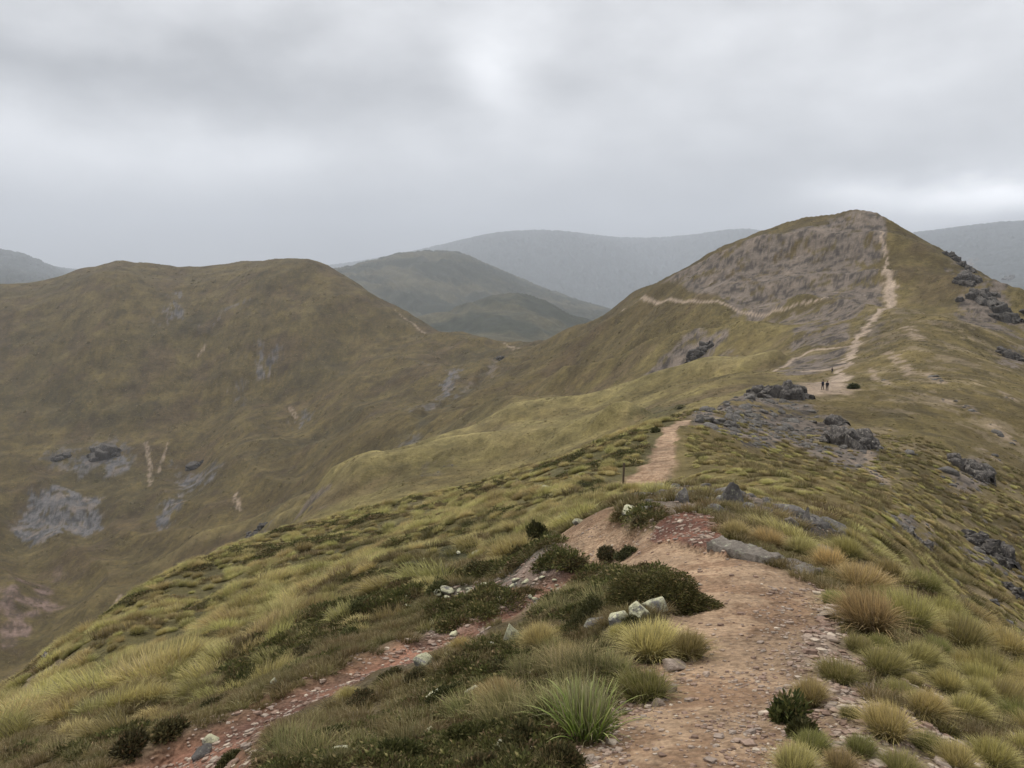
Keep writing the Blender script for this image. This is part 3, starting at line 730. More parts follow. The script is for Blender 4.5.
def crag(u, v, wpx, hpx, ang, label, seed, n=9, rmin=20, mat=None, cat='rock outcrop', sub=2):
    """clump of angular blocks bedded in the slope, strung out along a line at ang degrees in plan"""
    r = np.random.RandomState(seed); p = PW(u, v, rmin); d = p.length
    W = wpx * d / FPX; H = hpx * d / FPX
    view = math.atan2(p.x, p.y); ca, sa = math.cos(-view + math.radians(ang)), math.sin(-view + math.radians(ang))
    L = []
    n = int(n * 4.2)
    for k in range(n):
        t = (k + r.uniform(.2, .8)) / n - .5; s_ = r.normal(0, .45)
        ox, oy = t * W * ca - s_ * W * .38 * sa, t * W * sa + s_ * W * .38 * ca
        b = r.uniform(.3, 1.1) ** 1.6 * (1.1 - abs(t) * 1.1)
        vv, ff = block_geo(seed * 31 + k); vv = vv * np.array([1, r.uniform(.35, .8), r.uniform(.6, 1.5)])
        sc = max(H, W * .14) * .50 * b + H * .05
        Rz = Matrix.Rotation(-view + math.radians(ang) + r.uniform(-.4, .4), 3, 'Z') @ Matrix.Rotation(.35 + r.uniform(-.25, .25), 3, 'X') @ Matrix.Rotation(r.uniform(-.35, .35), 3, 'Y')
        vv = vv @ np.array(Rz).T * sc * np.array([1, 1, .85 * H / max(H, W*.14) + .15])
        gz = float(hgt(p.x + ox, p.y + oy)) - p.z
        L.append((vv + np.array([ox, oy, gz - sc * .10]), ff))
    Rz = np.array(Matrix.Rotation(-view + math.radians(ang), 3, 'Z')); m_ = 15      # bedding the blocks share
    t_ = np.linspace(-.48, .48, m_); rad = max(H, W * .14) * .22
    cx_, cy_ = t_ * W * ca, t_ * W * sa; cz_ = hgt(p.x + cx_, p.y + cy_) - p.z - rad * .35
    ring = np.linspace(0, 2 * np.pi, 9)[:-1]
    sv = np.stack([np.stack([cx_[i] - sa * rad * 1.6 * np.cos(ring) * (1 + .3 * r.rand(8)), cy_[i] + ca * rad * 1.6 * np.cos(ring) * (1 + .3 * r.rand(8)), cz_[i] + rad * np.sin(ring) * (1 + .5 * r.rand(8))], -1) for i in range(m_)])
    ii = np.arange(m_ * 8).reshape(m_, 8); q1 = np.stack([ii[:-1], np.roll(ii, -1, 1)[:-1], ii[1:]], -1).reshape(-1, 3); q2 = np.stack([np.roll(ii, -1, 1)[:-1], np.roll(ii, -1, 1)[1:], ii[1:]], -1).reshape(-1, 3)
    L.append((sv.reshape(-1, 3), np.concatenate([q1, q2])))
    vv, ff, _ = geo_join(L)
    o = mesh_np('rock_outcrop', vv, ff, mat or M_crag, None, False); o.location = p
    tag(o, label, cat); return o
for a in [
 (778, 396, 50, 23, 0, 'dark craggy outcrop on the ridge crest just below the hikers', 601, 12, 60),
 (800, 396, 26, 18, -40, 'grey boulder like outcrop right beside the crag below the hikers', 602, 7, 60),
 (758, 393, 24, 12, 0, 'low dark ledge at the left end of the crag below the hikers', 603, 6, 60),
 (853, 447, 42, 30, -45, 'largest dark rock outcrop on the right flank under the ridge crest', 604, 12, 30),
 (836, 425, 26, 14, -50, 'small dark outcrop uphill of the largest dark one on the right flank', 605, 6, 30),
 (868, 448, 14, 16, -45, 'dark rock just right of the largest outcrop on the right flank', 606, 5, 30),
 (972, 473, 34, 25, -50, 'lone dark outcrop midway down the right hand grass flank', 607, 9, 30),
 (900, 526, 26, 14, -45, 'blue grey rock outcrop low on the right flank above the tussocks', 608, 6, 20),
 (990, 553, 46, 22, -50, 'long dark rocky rib near the right edge above the near tussocks', 609, 11, 25),
 (925, 545, 22, 8, -50, 'low dark ledge between the blue grey outcrop and the tussocks', 610, 6, 20),
 (1014, 592, 24, 12, -50, 'dark ledge at the right edge below the rocky rib', 611, 6, 20),
 (953, 259, 16, 8, -30, 'jagged crag breaking the right skyline highest up', 612, 8, 250),
 (966, 268, 16, 9, -35, 'jagged crag on the right skyline just below the highest one', 613, 8, 250),
 (1008, 280, 10, 5, -30, 'small dark crag on the skyline near the right edge', 614, 5, 250),
 (966, 284, 22, 12, -45, 'pale grey bluff under the skyline crags', 615, 9, 150),
 (984, 300, 30, 14, -50, 'broken dark bluff below the pale one near the right edge', 616, 11, 150),
 (1010, 318, 28, 14, -50, 'grey bluff at the right edge of the flank', 617, 9, 150),
 (1012, 358, 26, 14, -50, 'dark bluff at the right edge beneath the other bluffs', 618, 8, 120),
 (718, 424, 38, 14, -10, 'grey rock ledges on the knoll right of the middle stretch of path', 619, 9, 40),
 (738, 413, 30, 9, -10, 'low grey ledge above the rock ledges on the middle knoll', 620, 7, 40),
 (760, 424, 26, 8, -30, 'scattered grey rocks on the slope right of the middle knoll', 621, 7, 40),
 (104, 456, 24, 14, 0, 'dark cliff band high above the grey scree on the left hill', 622, 12, 300),
 (62, 460, 14, 8, 0, 'dark cliff at the left end of the band above the grey scree', 623, 7, 300),
 (194, 468, 14, 10, -20, 'dark crag right of the pale slips on the left hill', 624, 8, 300),
 (500, 360, 12, 8, 60, 'dark rocks in the gully just below the saddle', 627, 6, 300),
 (700, 353, 26, 10, 20, 'grey ledges crossing the flank under the traverse track', 628, 11, 200),
 (250, 538, 34, 10, 25, 'dark ledge by the gully behind the tussock spur', 630, 8, 110),
 (60, 652, 40, 12, 50, 'dark rock rib dropping into the gully at the far left', 632, 8, 30),
]:
    crag(*a[:6], a[6], a[7], a[8], M_grey if a[6] in (619, 620, 621, 608) else M_crag)
print('rocks done')
# ------------------------------------------------------------------ tussocks
def tus(name, *a, **k):
    v, f, c = tussock_geo(*a, **k)
    return v, f, np.clip(c, 0, 1)
# shared meshes, unit = metres for a tussock about half a metre wide
def mk(name, geo, mat):
    o = mesh_np(name, geo[0], geo[1], mat, np.clip(geo[2], 0, 1)); me = o.data; bpy.data.objects.remove(o); return me
T_soft = [mk('tussock', tussock_geo(2000, .40, .33, 700 + k, .0055, 5, base=(.05,.055,.018), mid=(.215,.19,.065), tip=(.64,.52,.22), wind=(-.12, .02), core=.38, stiff=.5), M_blade) for k in range(3)]
T_straw = [mk('tussock', tussock_geo(2000, .43, .33, 710 + k, .0055, 5, base=(.055,.055,.02), mid=(.30,.25,.10), tip=(.84,.67,.30), wind=(-.12, .02), core=.38, stiff=.5), M_blade) for k in range(2)]
T_green = [mk('tussock', tussock_geo(1700, .36, .31, 720 + k, .0055, 5, base=(.045,.055,.016), mid=(.15,.155,.045), tip=(.50,.44,.17), wind=(-.1, .02), core=.5, stiff=.6), M_blade) for k in range(2)]
T_thin = [mk('grass_tuft', tussock_geo(300, .28, .24, 730 + k, .0038, 4, base=(.07,.085,.028), mid=(.22,.21,.085), tip=(.60,.50,.24), core=.6, stiff=.2), M_blade) for k in range(2)]
T_low = [mk('tussock', tussock_geo(520, .34, .36, 740 + k, .009, 4, base=(.038,.038,.015), mid=(.29,.25,.085), tip=(.70,.60,.27), wind=(-.30, -.05), core=.55), M_blade) for k in range(4)]
T_tiny = [mk('grass_tuft', tussock_geo(150, .22, .30, 750 + k, .012, 3, base=(.08,.075,.028), mid=(.165,.135,.052), tip=(.27,.21,.11), wind=(.1, -.05), core=.7), M_blade) for k in range(3)]
def tobj(me, u=None, v=None, wpx=40, label=None, group=None, name='tussock', cat='tussock', p=None, s=None, hs=1.0, rmin=.8, lean=.35):
    p = p if p is not None else PW(u, v, rmin)
    o = bpy.data.objects.new(name, me); COL.objects.link(o)
    s = s or wpx * p.length / FPX / .55
    place(o, p - Vector((0, 0, .01)), (s, s, s * hs), None, nrm(p.x, p.y), lean); tag(o, label, cat, group); return o
G1 = 'tussocks right of the path'; G2 = 'grass clumps on the bank left of the path'
def pick(l): return random.choice(l)
hero = [
 (866, 634, 66, T_straw, 'largest straw topped tussock, middle of the clump right of the path', 1.05), (906, 632, 56, T_soft, 'tall soft tussock just right of the largest straw topped one', 1.1),
 (860, 594, 58, T_soft, 'wide pale green tussock just above the largest straw topped one', .8), (828, 573, 38, T_straw, 'round tussock at the lower end of the stone slabs', 1.1),
 (833, 604, 28, T_green, 'small green tussock left of the largest straw topped one', .9), (958, 652, 54, T_soft, 'tall tussock on the brow of the slope, half way to the right edge', 1.0),
 (1002, 655, 52, T_soft, 'wide low tussock on the brow by the right edge', .75), (838, 682, 46, T_green, 'dark green tussock beside the path margin below the big straw one', .95),
 (883, 677, 52, T_soft, 'leaning tussock below and right of the largest straw topped one', .95), (918, 668, 42, T_straw, 'middle sized straw tussock in the centre of the right hand slope', .95),
 (811, 706, 38, T_soft, 'lone upright tussock standing in the gravel at the right path edge', 1.25), (735, 538, 30, T_straw, 'straw tussock at the upper end of the stone slabs', .9),
 (768, 548, 38, T_straw, 'straw tussock behind the middle of the stone slabs', .8), (800, 556, 36, T_straw, 'straw tussock behind the lower half of the stone slabs', .8),
 (645, 700, 66, T_green, 'round dark green tussock leaning over the left path edge', .95), (652, 660, 70, T_straw, 'broad straw topped tussock in front of the lichen rocks', .85),
 (689, 660, 44, T_soft, 'soft green tussock touching the left path edge below the mound shrub', 1.15), (1019, 712, 44, T_straw, 'straw tussock cut by the right edge of the picture', 1.1),
]
for u, v, w_, ms, lab, hs in hero: tobj(pick(ms), u, v, w_ * 1.0, lab, hs=hs * .92)
for u, v, w_, ms in [(947,692,36,T_straw),(985,684,50,T_soft),(858,652,32,T_green),(912,684,24,T_green),(886,738,54,T_soft),(924,718,42,T_soft),(990,768,50,T_soft),
                     (926,750,36,T_green),(812,754,40,T_green),(860,755,36,T_green),(795,780,50,T_straw),(940,628,36,T_soft),(880,610,36,T_soft),(965,720,44,T_soft),(955,770,44,T_soft),
                     (900,700,34,T_green),(1010,690,36,T_soft),(850,720,24,T_green),(900,775,44,T_green),(840,775,40,T_soft),(975,700,30,T_soft),(1030,760,44,T_soft),(935,655,30,T_green),(878,648,26,T_green)]:
    tobj(pick(ms), u, v, w_ * .98, 'soft green and straw tussock among the cluster right of the path', G1, hs=random.uniform(.8, 1.1))
for u, v, w_, ms, hs in [(567,662,34,T_straw,1),(550,768,44,T_thin,1.2),(500,704,54,T_straw,.8),(540,650,44,T_straw,.9),(465,772,50,T_thin,1.2),(421,732,30,T_thin,1.1),(340,766,54,T_thin,1.1),
                     (318,728,44,T_thin,1),(360,750,44,T_thin,1.1),(520,672,40,T_thin,1),(590,660,36,T_thin,1.2),(480,690,34,T_thin,1),(300,765,40,T_thin,1),(400,700,30,T_thin,1),(440,750,36,T_thin,1.1),
                     (510,760,40,T_thin,1.2),(260,758,34,T_thin,1),(545,700,30,T_thin,1.2),(380,730,34,T_thin,1),(460,650,24,T_soft,.9),(560,640,26,T_soft,.9),(620,640,30,T_soft,.9),(530,730,30,T_thin,1.1),(350,700,26,T_soft,.8)]:
    tobj(pick(ms), u, v, w_ * .95, 'pale wispy grass clump in the heath bank left of the path', G2, name='grass_tuft', cat='grass clump', hs=hs)
# the green bladed plants
v_, f_, c_ = tussock_geo(240, .50, .42, 801, .013, 6, base=(.15,.19,.04), mid=(.25,.30,.06), tip=(.55,.52,.22), stiff=.1, core=.3, wind=(0, 0))
v2, f2, c2 = tussock_geo(420, .50, .20, 802, .005, 5, base=(.15,.15,.06), mid=(.32,.29,.15), tip=(.60,.52,.34), stiff=.1, core=.6, wind=(.02, 0))
v3, f3, c3 = geo_join([(v_, f_, c_), (v2, f2, c2)])
me = mk('spear_grass', (v3, f3, c3), M_blade)
tobj(me, 586, 738, 78, 'bright green broad bladed plant with straw top beside the lower left path edge', name='spear_grass', cat='plant', hs=1.05, lean=.1)
me = mk('spear_grass', tussock_geo(90, .42, .16, 803, .012, 5, base=(.08,.13,.04), mid=(.12,.19,.07), tip=(.26,.32,.13), stiff=.1, core=.4, wind=(0, 0)), M_blade)
tobj(me, 610, 664, 24, 'narrow upright bluish green plant above the bright green one', name='spear_grass', cat='plant', hs=1.2, lean=.1)
me = mk('spear_grass', tussock_geo(120, .36, .30, 804, .008, 5, base=(.08,.13,.04), mid=(.14,.19,.07), tip=(.30,.34,.15), stiff=.1, core=.4, wind=(0, 0)), M_blade)
tobj(me, 418, 736, 26, 'small green bladed plant in the dark heath at the bottom left', name='spear_grass', cat='plant', hs=1.0, lean=.1)

# ---- the tussock field: positions all over the near slopes, the largest in view as things, the others as one stuff object
cand = []
rr_ = RS
def scatter(n, r0, r1, a0, a1, dens, power=2):
    a = rr_.uniform(math.radians(a0), math.radians(a1), n); u_ = rr_.uniform(0, 1, n)
    if power == 2: r = np.sqrt(r0*r0 + (r1*r1 - r0*r0) * u_)
    else: r = np.exp(np.log(r0) + (np.log(r1) - np.log(r0)) * u_)
    x, y = r * np.sin(a), r * np.cos(a)
    k = rr_.rand(n) < dens(x, y, a, r)
    return x[k], y[k], r[k]
zero = np.zeros_like(XX)
bare = np.clip(m_path + m_red + m_scree * .9 + m_gravel + m_clear + .8 * m_stony, 0, 1)
gullyline = lambda a: np.interp(np.degrees(a), [-40, -28, -20, -12, -5, 0, 4, 8, 12], [7.5, 7.5, 9.5, 11, 12, 13, 14.5, 22, 24])
def inleft(x, y, a, r):
    patch = sm(-.45, .15, fbm(x, y, 6.0, 3, 900))
    return (r > gullyline(a)) * (1 - samp(bare, x, y)) * (1 - .85 * samp(m_dark, x, y)) * (.16 + .84 * patch) * (a < math.radians(11))
x, y, r = scatter(5200, 8, 48, -52, 12, inleft)
L_ = [(x, y, r, np.full(len(x), 0))]
x, y, r = scatter(6500, 48, 100, -48, 13, inleft)
L_.append((x, y, r, np.full(len(x), 0)))
def inright(x, y, a, r):
    return (1 - samp(bare, x, y)) * (.3 + .7 * sm(-.4, .3, fbm(x, y, 5, 3, 910)))
x, y, r = scatter(34000, 10.5, 160, 7, 46, lambda x, y, a, r: inright(x, y, a, r) * (1 - sm(25, 120, r)) * ((r > 26) | (a > math.radians(17)) | ((r > 17) & (a > math.radians(12)))))
L_.append((x, y, r, np.full(len(x), 1)))
x, y, r = scatter(150, 2.6, 11, 19, 60, lambda x, y, a, r: inright(x, y, a, r) * (samp(m_gravel, x, y) < .2))
L_.append((x, y, r, np.full(len(x), 2)))
x = np.concatenate([l[0] for l in L_]); y = np.concatenate([l[1] for l in L_]); r = np.concatenate([l[2] for l in L_]); kd = np.concatenate([l[3] for l in L_])
z = hgt(x, y)
n = len(x); pv2 = sm(-.5, .5, fbm(x, y, 9, 3, 905)); print('tussock positions', n)
sc = np.clip(np.exp(rr_.normal(-.02, .32, n)), .4, 1.7) * np.where(kd == 0, 1.0, np.where(kd == 1, .62, .62)) * (1 + .25 * sm(50, 90, r)) * np.where(kd == 0, .62 + .55 * pv2, 1)
# visible in the photograph's field?
e = .4
def seen(x, y, z, h):
    a = np.arctan2(x, y); rr = np.hypot(x, y); t = (z + h - CAMZ) / rr
    ok = np.ones(len(x), bool)
    for f in np.linspace(.15, .97, 26):
        zz = hgt(x * f, y * f); ok &= (zz - CAMZ) / (rr * f) < t + .002
    yy = cP * y - sP * (z - CAMZ); upc = sP * y + cP * (z - CAMZ)
    u = 512 + FPX * x / yy; v = 384 - FPX * upc / yy
    return ok & (u > -20) & (u < 1044) & (v < 790), u, v
ok, pu, pv = seen(x, y, z, .35)
size = sc / r * ok * np.where(kd == 1, .6, 1.0)
order = np.argsort(-size)
nh = 300 - len(hero) - 24
ind = order[:nh]; rest = np.setdiff1d(np.arange(n), ind)
GL = 'tussocks on the slope beyond the red gully'; GR = 'tussocks on the steep flank right of the path'
for i in ind:
    p = Vector((x[i], y[i], z[i] - .02))
    if kd[i] == 0:
        tobj(pick(T_low), p=p, s=sc[i], label='windswept yellow green tussock on the left slope beyond the red gully', group=GL, lean=.7)
    elif kd[i] == 1:
        tobj(pick(T_low), p=p, s=sc[i], label='brown green tussock on the steep grassy flank right of the tussock cluster', group=GR, lean=.7, hs=.8)
    else:
        tobj(pick(T_soft + T_green), p=p, s=sc[i], label='soft green and straw tussock among the cluster right of the path', group=G1, lean=.4, hs=.9)

def stuff_instances(name, P, Nn, S, meshes, label, cat, R=None):
    """one object: a cloud of points carrying copies of a few small meshes"""
    me = bpy.data.meshes.new(name); me.vertices.add(len(P)); me.vertices.foreach_set('co', np.asarray(P, dtype=np.float32).ravel())
    rot = np.zeros((len(P), 3), dtype=np.float32)
    for i in range(len(P)):
        q = Vector(Nn[i]).to_track_quat('Z', 'Y') @ Euler((0, 0, float(RS.uniform(0, 6.283)))).to_quaternion() if R is None else Euler(R[i]).to_quaternion()
        rot[i] = q.to_euler()
    a = me.attributes.new('rot', 'FLOAT_VECTOR', 'POINT'); a.data.foreach_set('vector', rot.ravel())
    a = me.attributes.new('siz', 'FLOAT_VECTOR', 'POINT'); S = np.asarray(S, dtype=np.float32)
    if S.ndim == 1: S = np.stack([S] * 3, 1)
    a.data.foreach_set('vector', np.ascontiguousarray(S).ravel())
    a = me.attributes.new('pick', 'INT', 'POINT'); a.data.foreach_set('value', RS.randint(0, len(meshes), len(P)).astype(np.int32))
    o = bpy.data.objects.new(name, me); COL.objects.link(o); tag(o, label, cat, kind='stuff')
    ng = bpy.data.node_groups.new(name, 'GeometryNodeTree')
    ng.interface.new_socket('Geometry', in_out='INPUT', socket_type='NodeSocketGeometry')
    ng.interface.new_socket('Geometry', in_out='OUTPUT', socket_type='NodeSocketGeometry')
    gi = ng.nodes.new('NodeGroupInput'); go = ng.nodes.new('NodeGroupOutput')
    join = ng.nodes.new('GeometryNodeJoinGeometry')
    def att(nm, typ):
        q = ng.nodes.new('GeometryNodeInputNamedAttribute'); q.data_type = typ; q.inputs[0].default_value = nm
        return [s for s in q.outputs if s.enabled and s.name == 'Attribute'][0]
    ar, as_, ap = att('rot', 'FLOAT_VECTOR'), att('siz', 'FLOAT_VECTOR'), att('pick', 'INT')
    for k, src in enumerate(meshes):
        oi = ng.nodes.new('GeometryNodeObjectInfo'); oi.transform_space = 'ORIGINAL'; oi.inputs['Object'].default_value = src
        oi.inputs['As Instance'].default_value = True
        ip = ng.nodes.new('GeometryNodeInstanceOnPoints')
        cmp_ = ng.nodes.new('FunctionNodeCompare'); cmp_.data_type = 'INT'; cmp_.operation = 'EQUAL'
        ii = [s for s in cmp_.inputs if s.enabled]; ng.links.new(ap, ii[0]); ii[1].default_value = k
        ng.links.new(gi.outputs[0], ip.inputs['Points']); ng.links.new(cmp_.outputs[0], ip.inputs['Selection'])
        ng.links.new(oi.outputs['Geometry'], ip.inputs['Instance'])
        ng.links.new(ar, ip.inputs['Rotation']); ng.links.new(as_, ip.inputs['Scale'])
        ng.links.new(ip.outputs[0], join.inputs[0])
    ng.links.new(join.outputs[0], go.inputs[0])
    md = o.modifiers.new('scatter', 'NODES'); md.node_group = ng
    return o
def srcobj(me):
    """any object already standing in the scene that uses this mesh serves as the pattern"""
    for o in bpy.data.objects:
        if o.type == 'MESH' and o.data == me: return o
    return None
def normals(x, y, up):
    e = .3; gx_ = (hgt(x+e, y) - hgt(x-e, y)) / (2*e); gy_ = (hgt(x, y+e) - hgt(x, y-e)) / (2*e)
    N = np.stack([-gx_ * up, -gy_ * up, np.ones_like(gx_)], 1); return N / np.linalg.norm(N, axis=1)[:, None]
src_low = [srcobj(m) for m in T_low]; src_low = [s for s in src_low if s]
k = rest[kd[rest] != 2]
P = np.stack([x[k], y[k], z[k] - .02], 1)
S3 = np.stack([sc[k], sc[k], sc[k] * np.where(kd[k] == 1, .75, 1.0)], 1)
stuff_instances('tussock_grassland', P, normals(x[k], y[k], .8), S3, src_low, 'countless small yellow green tussocks spreading over the slopes into the distance', 'grassland')
print('tussocks done')
# ------------------------------------------------------------------ shrubs
def shrub(u, v, wpx, hpx, label, seed, n=5000, depth=.7, rz=0, size=.02, group=None, cat='shrub', name='shrub', rmin=.8, c=None, lobes=1):
    p = PW(u, v, rmin); d = p.length; W = wpx * d / FPX / 2; H = hpx * d / FPX
    kw = c or {}
    r = np.random.RandomState(seed); L = []
    for k in range(lobes):
        f = (k + .5) / lobes * 2 - 1 if lobes > 1 else 0
        s_ = 1.0 if lobes == 1 else (.62 if lobes == 2 else .46)
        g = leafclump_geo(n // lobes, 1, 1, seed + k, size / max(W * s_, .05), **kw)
        vv = g[0] * np.array([W * s_, W * depth * (s_ + .15), H * (.75 + .3 * r.rand()) * (1 - .25 * abs(f))]) + np.array([f * W * (1 - s_) * 1.35, r.uniform(-.1, .1) * W, 0])
        L.append((vv, g[1], g[2]))
    vv, ff, cc = geo_join(L)
    me = mk(name, (vv, ff, cc), M_leaf)
    o = bpy.data.objects.new(name, me); COL.objects.link(o); tag(o, label, cat, group)
    place(o, p - Vector((0, 0, H * .06)), 1, rz, nrm(p.x, p.y), .5)
    # woody interior as a part
    vi, fi = rock_geo(seed + 5, 2, 3, keep=.9); vi = vi * np.array([W * .62, W * .62 * depth, H * .5])
    st = mesh_np('stems', vi, fi, M_stem, None, True, parent=o); return o
M_stem, _nt, _b = newmat('twigs'); _b.inputs['Base Color'].default_value = (.028, .026, .014, 1)
green = dict(c1=(.034,.037,.013), c2=(.088,.088,.028), c3=(.13,.12,.05))
brown = dict(c1=(.040,.036,.016), c2=(.100,.085,.036), c3=(.15,.10,.05))
shrub(662, 606, 112, 32, 'large dark green dome shaped shrub beside the bend of the path', 901, 20000, .5, .1, .014, c=dict(c1=(.040,.040,.014), c2=(.115,.105,.032), c3=(.16,.12,.05), rnd=.4))
shrub(588, 622, 130, 24, 'long low dark shrub trailing left from the dome shrub', 902, 9000, .35, .35, .013, c=green, lobes=4)
shrub(788, 722, 34, 26, 'small dark leafy shrub alone in the gravel right of the path', 903, 1300, .8, 0, .012, c=dict(c1=(.04,.05,.016), c2=(.13,.125,.04), c3=(.2,.15,.07), rnd=.6, fill=.3))
shrub(803, 738, 22, 16, 'little dark shrub just below the small leafy one right of the path', 904, 900, .8, 0, .016, c=green)
shrub(627, 556, 34, 10, 'low dark shrub on the left margin of the path below its crest', 905, 2200, .6, 0, .02, c=green)
shrub(607, 562, 26, 9, 'low dark shrub just left of the one on the path margin', 906, 1600, .6, 0, .02, c=brown)
shrub(540, 540, 40, 22, 'dark leaning shrub left of the path crest', 907, 4000, .6, .5, .03, c=green, lobes=2)
shrub(470, 530, 42, 10, 'flat dark shrub in the tussocks far left of the path crest', 908, 3000, .5, .4, .04, c=green, lobes=2)
shrub(600, 497, 46, 10, 'dark shrub by the path just before it drops over its crest', 909, 3600, .6, .1, .04, c=green, lobes=2)
shrub(586, 487, 30, 7, 'small dark shrub above the one by the path crest', 910, 2000, .6, .1, .04, c=green)
shrub(636, 500, 24, 8, 'little dark shrub between the path crest and the low rise', 911, 1500, .6, .1, .03, c=brown)
shrub(520, 556, 44, 10, 'brownish low shrub on the upper edge of the stony ground', 912, 3000, .5, .4, .03, c=brown, lobes=2)
shrub(640, 524, 22, 6, 'olive shrub on the small rise left of the red bank', 913, 2500, .6, .1, .02, c=brown)
shrub(345, 545, 30, 8, 'dark shrub in the middle of the left tussock slope', 914, 1800, .5, .4, .05, c=brown)
shrub(575, 570, 30, 9, 'dark cushion on the upper lip of the red gully', 915, 1800, .5, .3, .02, c=brown)
shrub(655, 432, 12, 4, 'dark shrub left of the middle stretch of path', 916, 900, .6, .3, .08, c=green)
shrub(680, 409, 16, 5, 'dark shrub where the middle stretch of path goes out of sight', 917, 900, .6, .3, .08, c=green)
shrub(853, 388, 12, 3, 'dark low bush right of the hikers', 918, 700, .6, 0, .3, rmin=100, c=green)
for i, (u, v, w_, h_) in enumerate([(470,745,70,22),(520,745,60,22),(400,760,60,20),(545,720,50,18),(450,700,60,16),(500,675,50,14),(570,690,44,16),(420,680,50,12),(545,672,50,14),(360,705,50,12),(330,740,44,13),(480,775,60,18),(600,660,40,14),(560,765,46,20),(280,745,40,11),(390,680,40,10),(640,630,50,12),(520,640,30,9),(230,765,40,12)]):
    shrub(u, v, w_, h_, 'dark heath cushion in the mossy bank left of the path', 930 + i, int(2600 + w_ * 30), .6, random.uniform(0, .6), .012, 'heath cushions on the bank left of the path', 'heath cushion', 'heath_cushion', c=brown if i % 2 else green, lobes=2)
for i, (u, v, w_, h_) in enumerate([(255,700,50,14),(305,672,50,12),(350,652,46,12),(395,628,50,13),(440,604,46,12),(480,585,44,12),(215,722,44,13),(170,745,40,14),(520,572,36,9),(300,645,46,12),(360,622,46,12),(420,590,46,12),(470,562,40,10),(130,765,50,16),(550,552,30,9)]):
    shrub(u, v - 12, w_, h_, 'dark low bush in the band along the far lip of the red gully', 960 + i, 2400, .6, random.uniform(.2, .6), .022, 'bushes along the far lip of the red gully', 'bush', 'bush', c=brown if i % 2 else green, lobes=2)

# ---- heath ground cover, grass between, gravel: nobody could count them
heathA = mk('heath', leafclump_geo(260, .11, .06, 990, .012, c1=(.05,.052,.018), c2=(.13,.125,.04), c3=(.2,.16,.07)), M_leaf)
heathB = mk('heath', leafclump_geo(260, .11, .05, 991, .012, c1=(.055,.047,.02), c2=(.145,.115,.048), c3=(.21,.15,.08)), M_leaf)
def pattern(me, name, label, cat, x, y, s=1.0):
    o = bpy.data.objects.new(name, me); COL.objects.link(o); p = Vector((x, y, float(hgt(x, y)))); place(o, p, s, 0, nrm(x, y), .5); tag(o, label, cat, kind='stuff'); return o
pH = [pattern(heathA, 'heath', 'dark green heath sprigs on the bank', 'heath', -1.0, 3.4), pattern(heathB, 'heath', 'brown heath sprigs on the bank', 'heath', -1.2, 3.7)]
m_heath = np.clip(np.maximum(m_dark, .9 * dark2 * (1 - m_path)), 0, 1)
x, y, r = scatter(34000, 2.2, 15, -48, 14, lambda x, y, a, r: sm(.25, .6, samp(m_heath, x, y)) * (1 - samp(np.clip(m_red + m_path + .8 * m_clear - .6 * dark2, 0, 1), x, y)) * (.4 + .6 * sm(-.3, .2, fbm(x, y, .5, 3, 920))), 3)
N_ = normals(x, y, .7); S_ = RS.uniform(.5, 1.2, len(x)) * np.clip(r / 6, .7, 2)
stuff_instances('heath', np.stack([x, y, hgt(x, y) - .01], 1), N_, S_, pH, 'dark mossy heath carpeting the bank and gully lip', 'heath')
print('heath', len(x))
# short grass and moss between the tussocks
pT = [pattern(m, 'grass', 'short grass between the tussocks', 'grass', 2.6 + .3 * i, 5.5 + .2 * i, .5) for i, m in enumerate(T_tiny)]
pN = [pattern(m, 'grass', 'thin grass on the bank', 'grass', -1.6 + .3 * i, 4.2 + .2 * i, .5) for i, m in enumerate(T_thin)]
x, y, r = scatter(16000, 4, 24, -52, 52, lambda x, y, a, r: (1 - samp(bare, x, y)) * (1 - .7 * samp(m_dark, x, y)) * (.25 + .75 * sm(-.3, .3, fbm(x, y, 2, 3, 925))), 3)
stuff_instances('grass', np.stack([x, y, hgt(x, y) - .01], 1), normals(x, y, .8), RS.uniform(.4, .9, len(x)) * np.clip(r / 12, .55, 1.3), pT, 'short brown green grass between the tussocks', 'grass')
x, y, r = scatter(9000, 22, 110, -46, 50, lambda x, y, a, r: (1 - samp(bare, x, y)) * (.25 + .75 * sm(-.3, .3, fbm(x, y, 7, 3, 926))), 2)
stuff_instances('grass', np.stack([x, y, hgt(x, y) - .02], 1), normals(x, y, .8), RS.uniform(.9, 1.9, len(x)), pT, 'short grass covering the middle slopes', 'grass')
x, y, r = scatter(900, 2.5, 10, -45, 8, lambda x, y, a, r: sm(.2, .6, samp(m_dark, x, y)) * (1 - samp(bare, x, y)) * sm(-.1, .3, fbm(x, y, 1.2, 3, 927)), 3)
stuff_instances('grass', np.stack([x, y, hgt(x, y) - .01], 1), normals(x, y, .3), RS.uniform(.35, .9, len(x)), pN, 'thin pale grass standing in the heath', 'grass')
mats = lambda x, y, a, r: (1 - samp(bare, x, y)) * sm(.24, .45, fbm(x * .8 + y * .4, y - x * .3, 7, 4, 930, .6)) * (r > gullyline(a))
x, y, r = scatter(26000, 10, 95, -50, 12, mats, 3)
S_ = RS.uniform(.6, 1.3, len(x)) * np.clip(r / 9, 1.2, 7)
stuff_instances('heath', np.stack([x, y, hgt(x, y) - .02], 1), normals(x, y, .8), np.stack([S_, S_, S_ * .7], 1), pH, 'olive brown heath mats breaking up the tussock slope', 'heath')
T_far = mk('grass', tussock_geo(40, .20, .30, 760, .03, 2, base=(.045,.040,.018), mid=(.10,.082,.034), tip=(.19,.15,.065), core=.8), M_blade)
pF = [pattern(T_far, 'grass', 'alpine grass', 'grass', 6.4, 13.0, .6)]
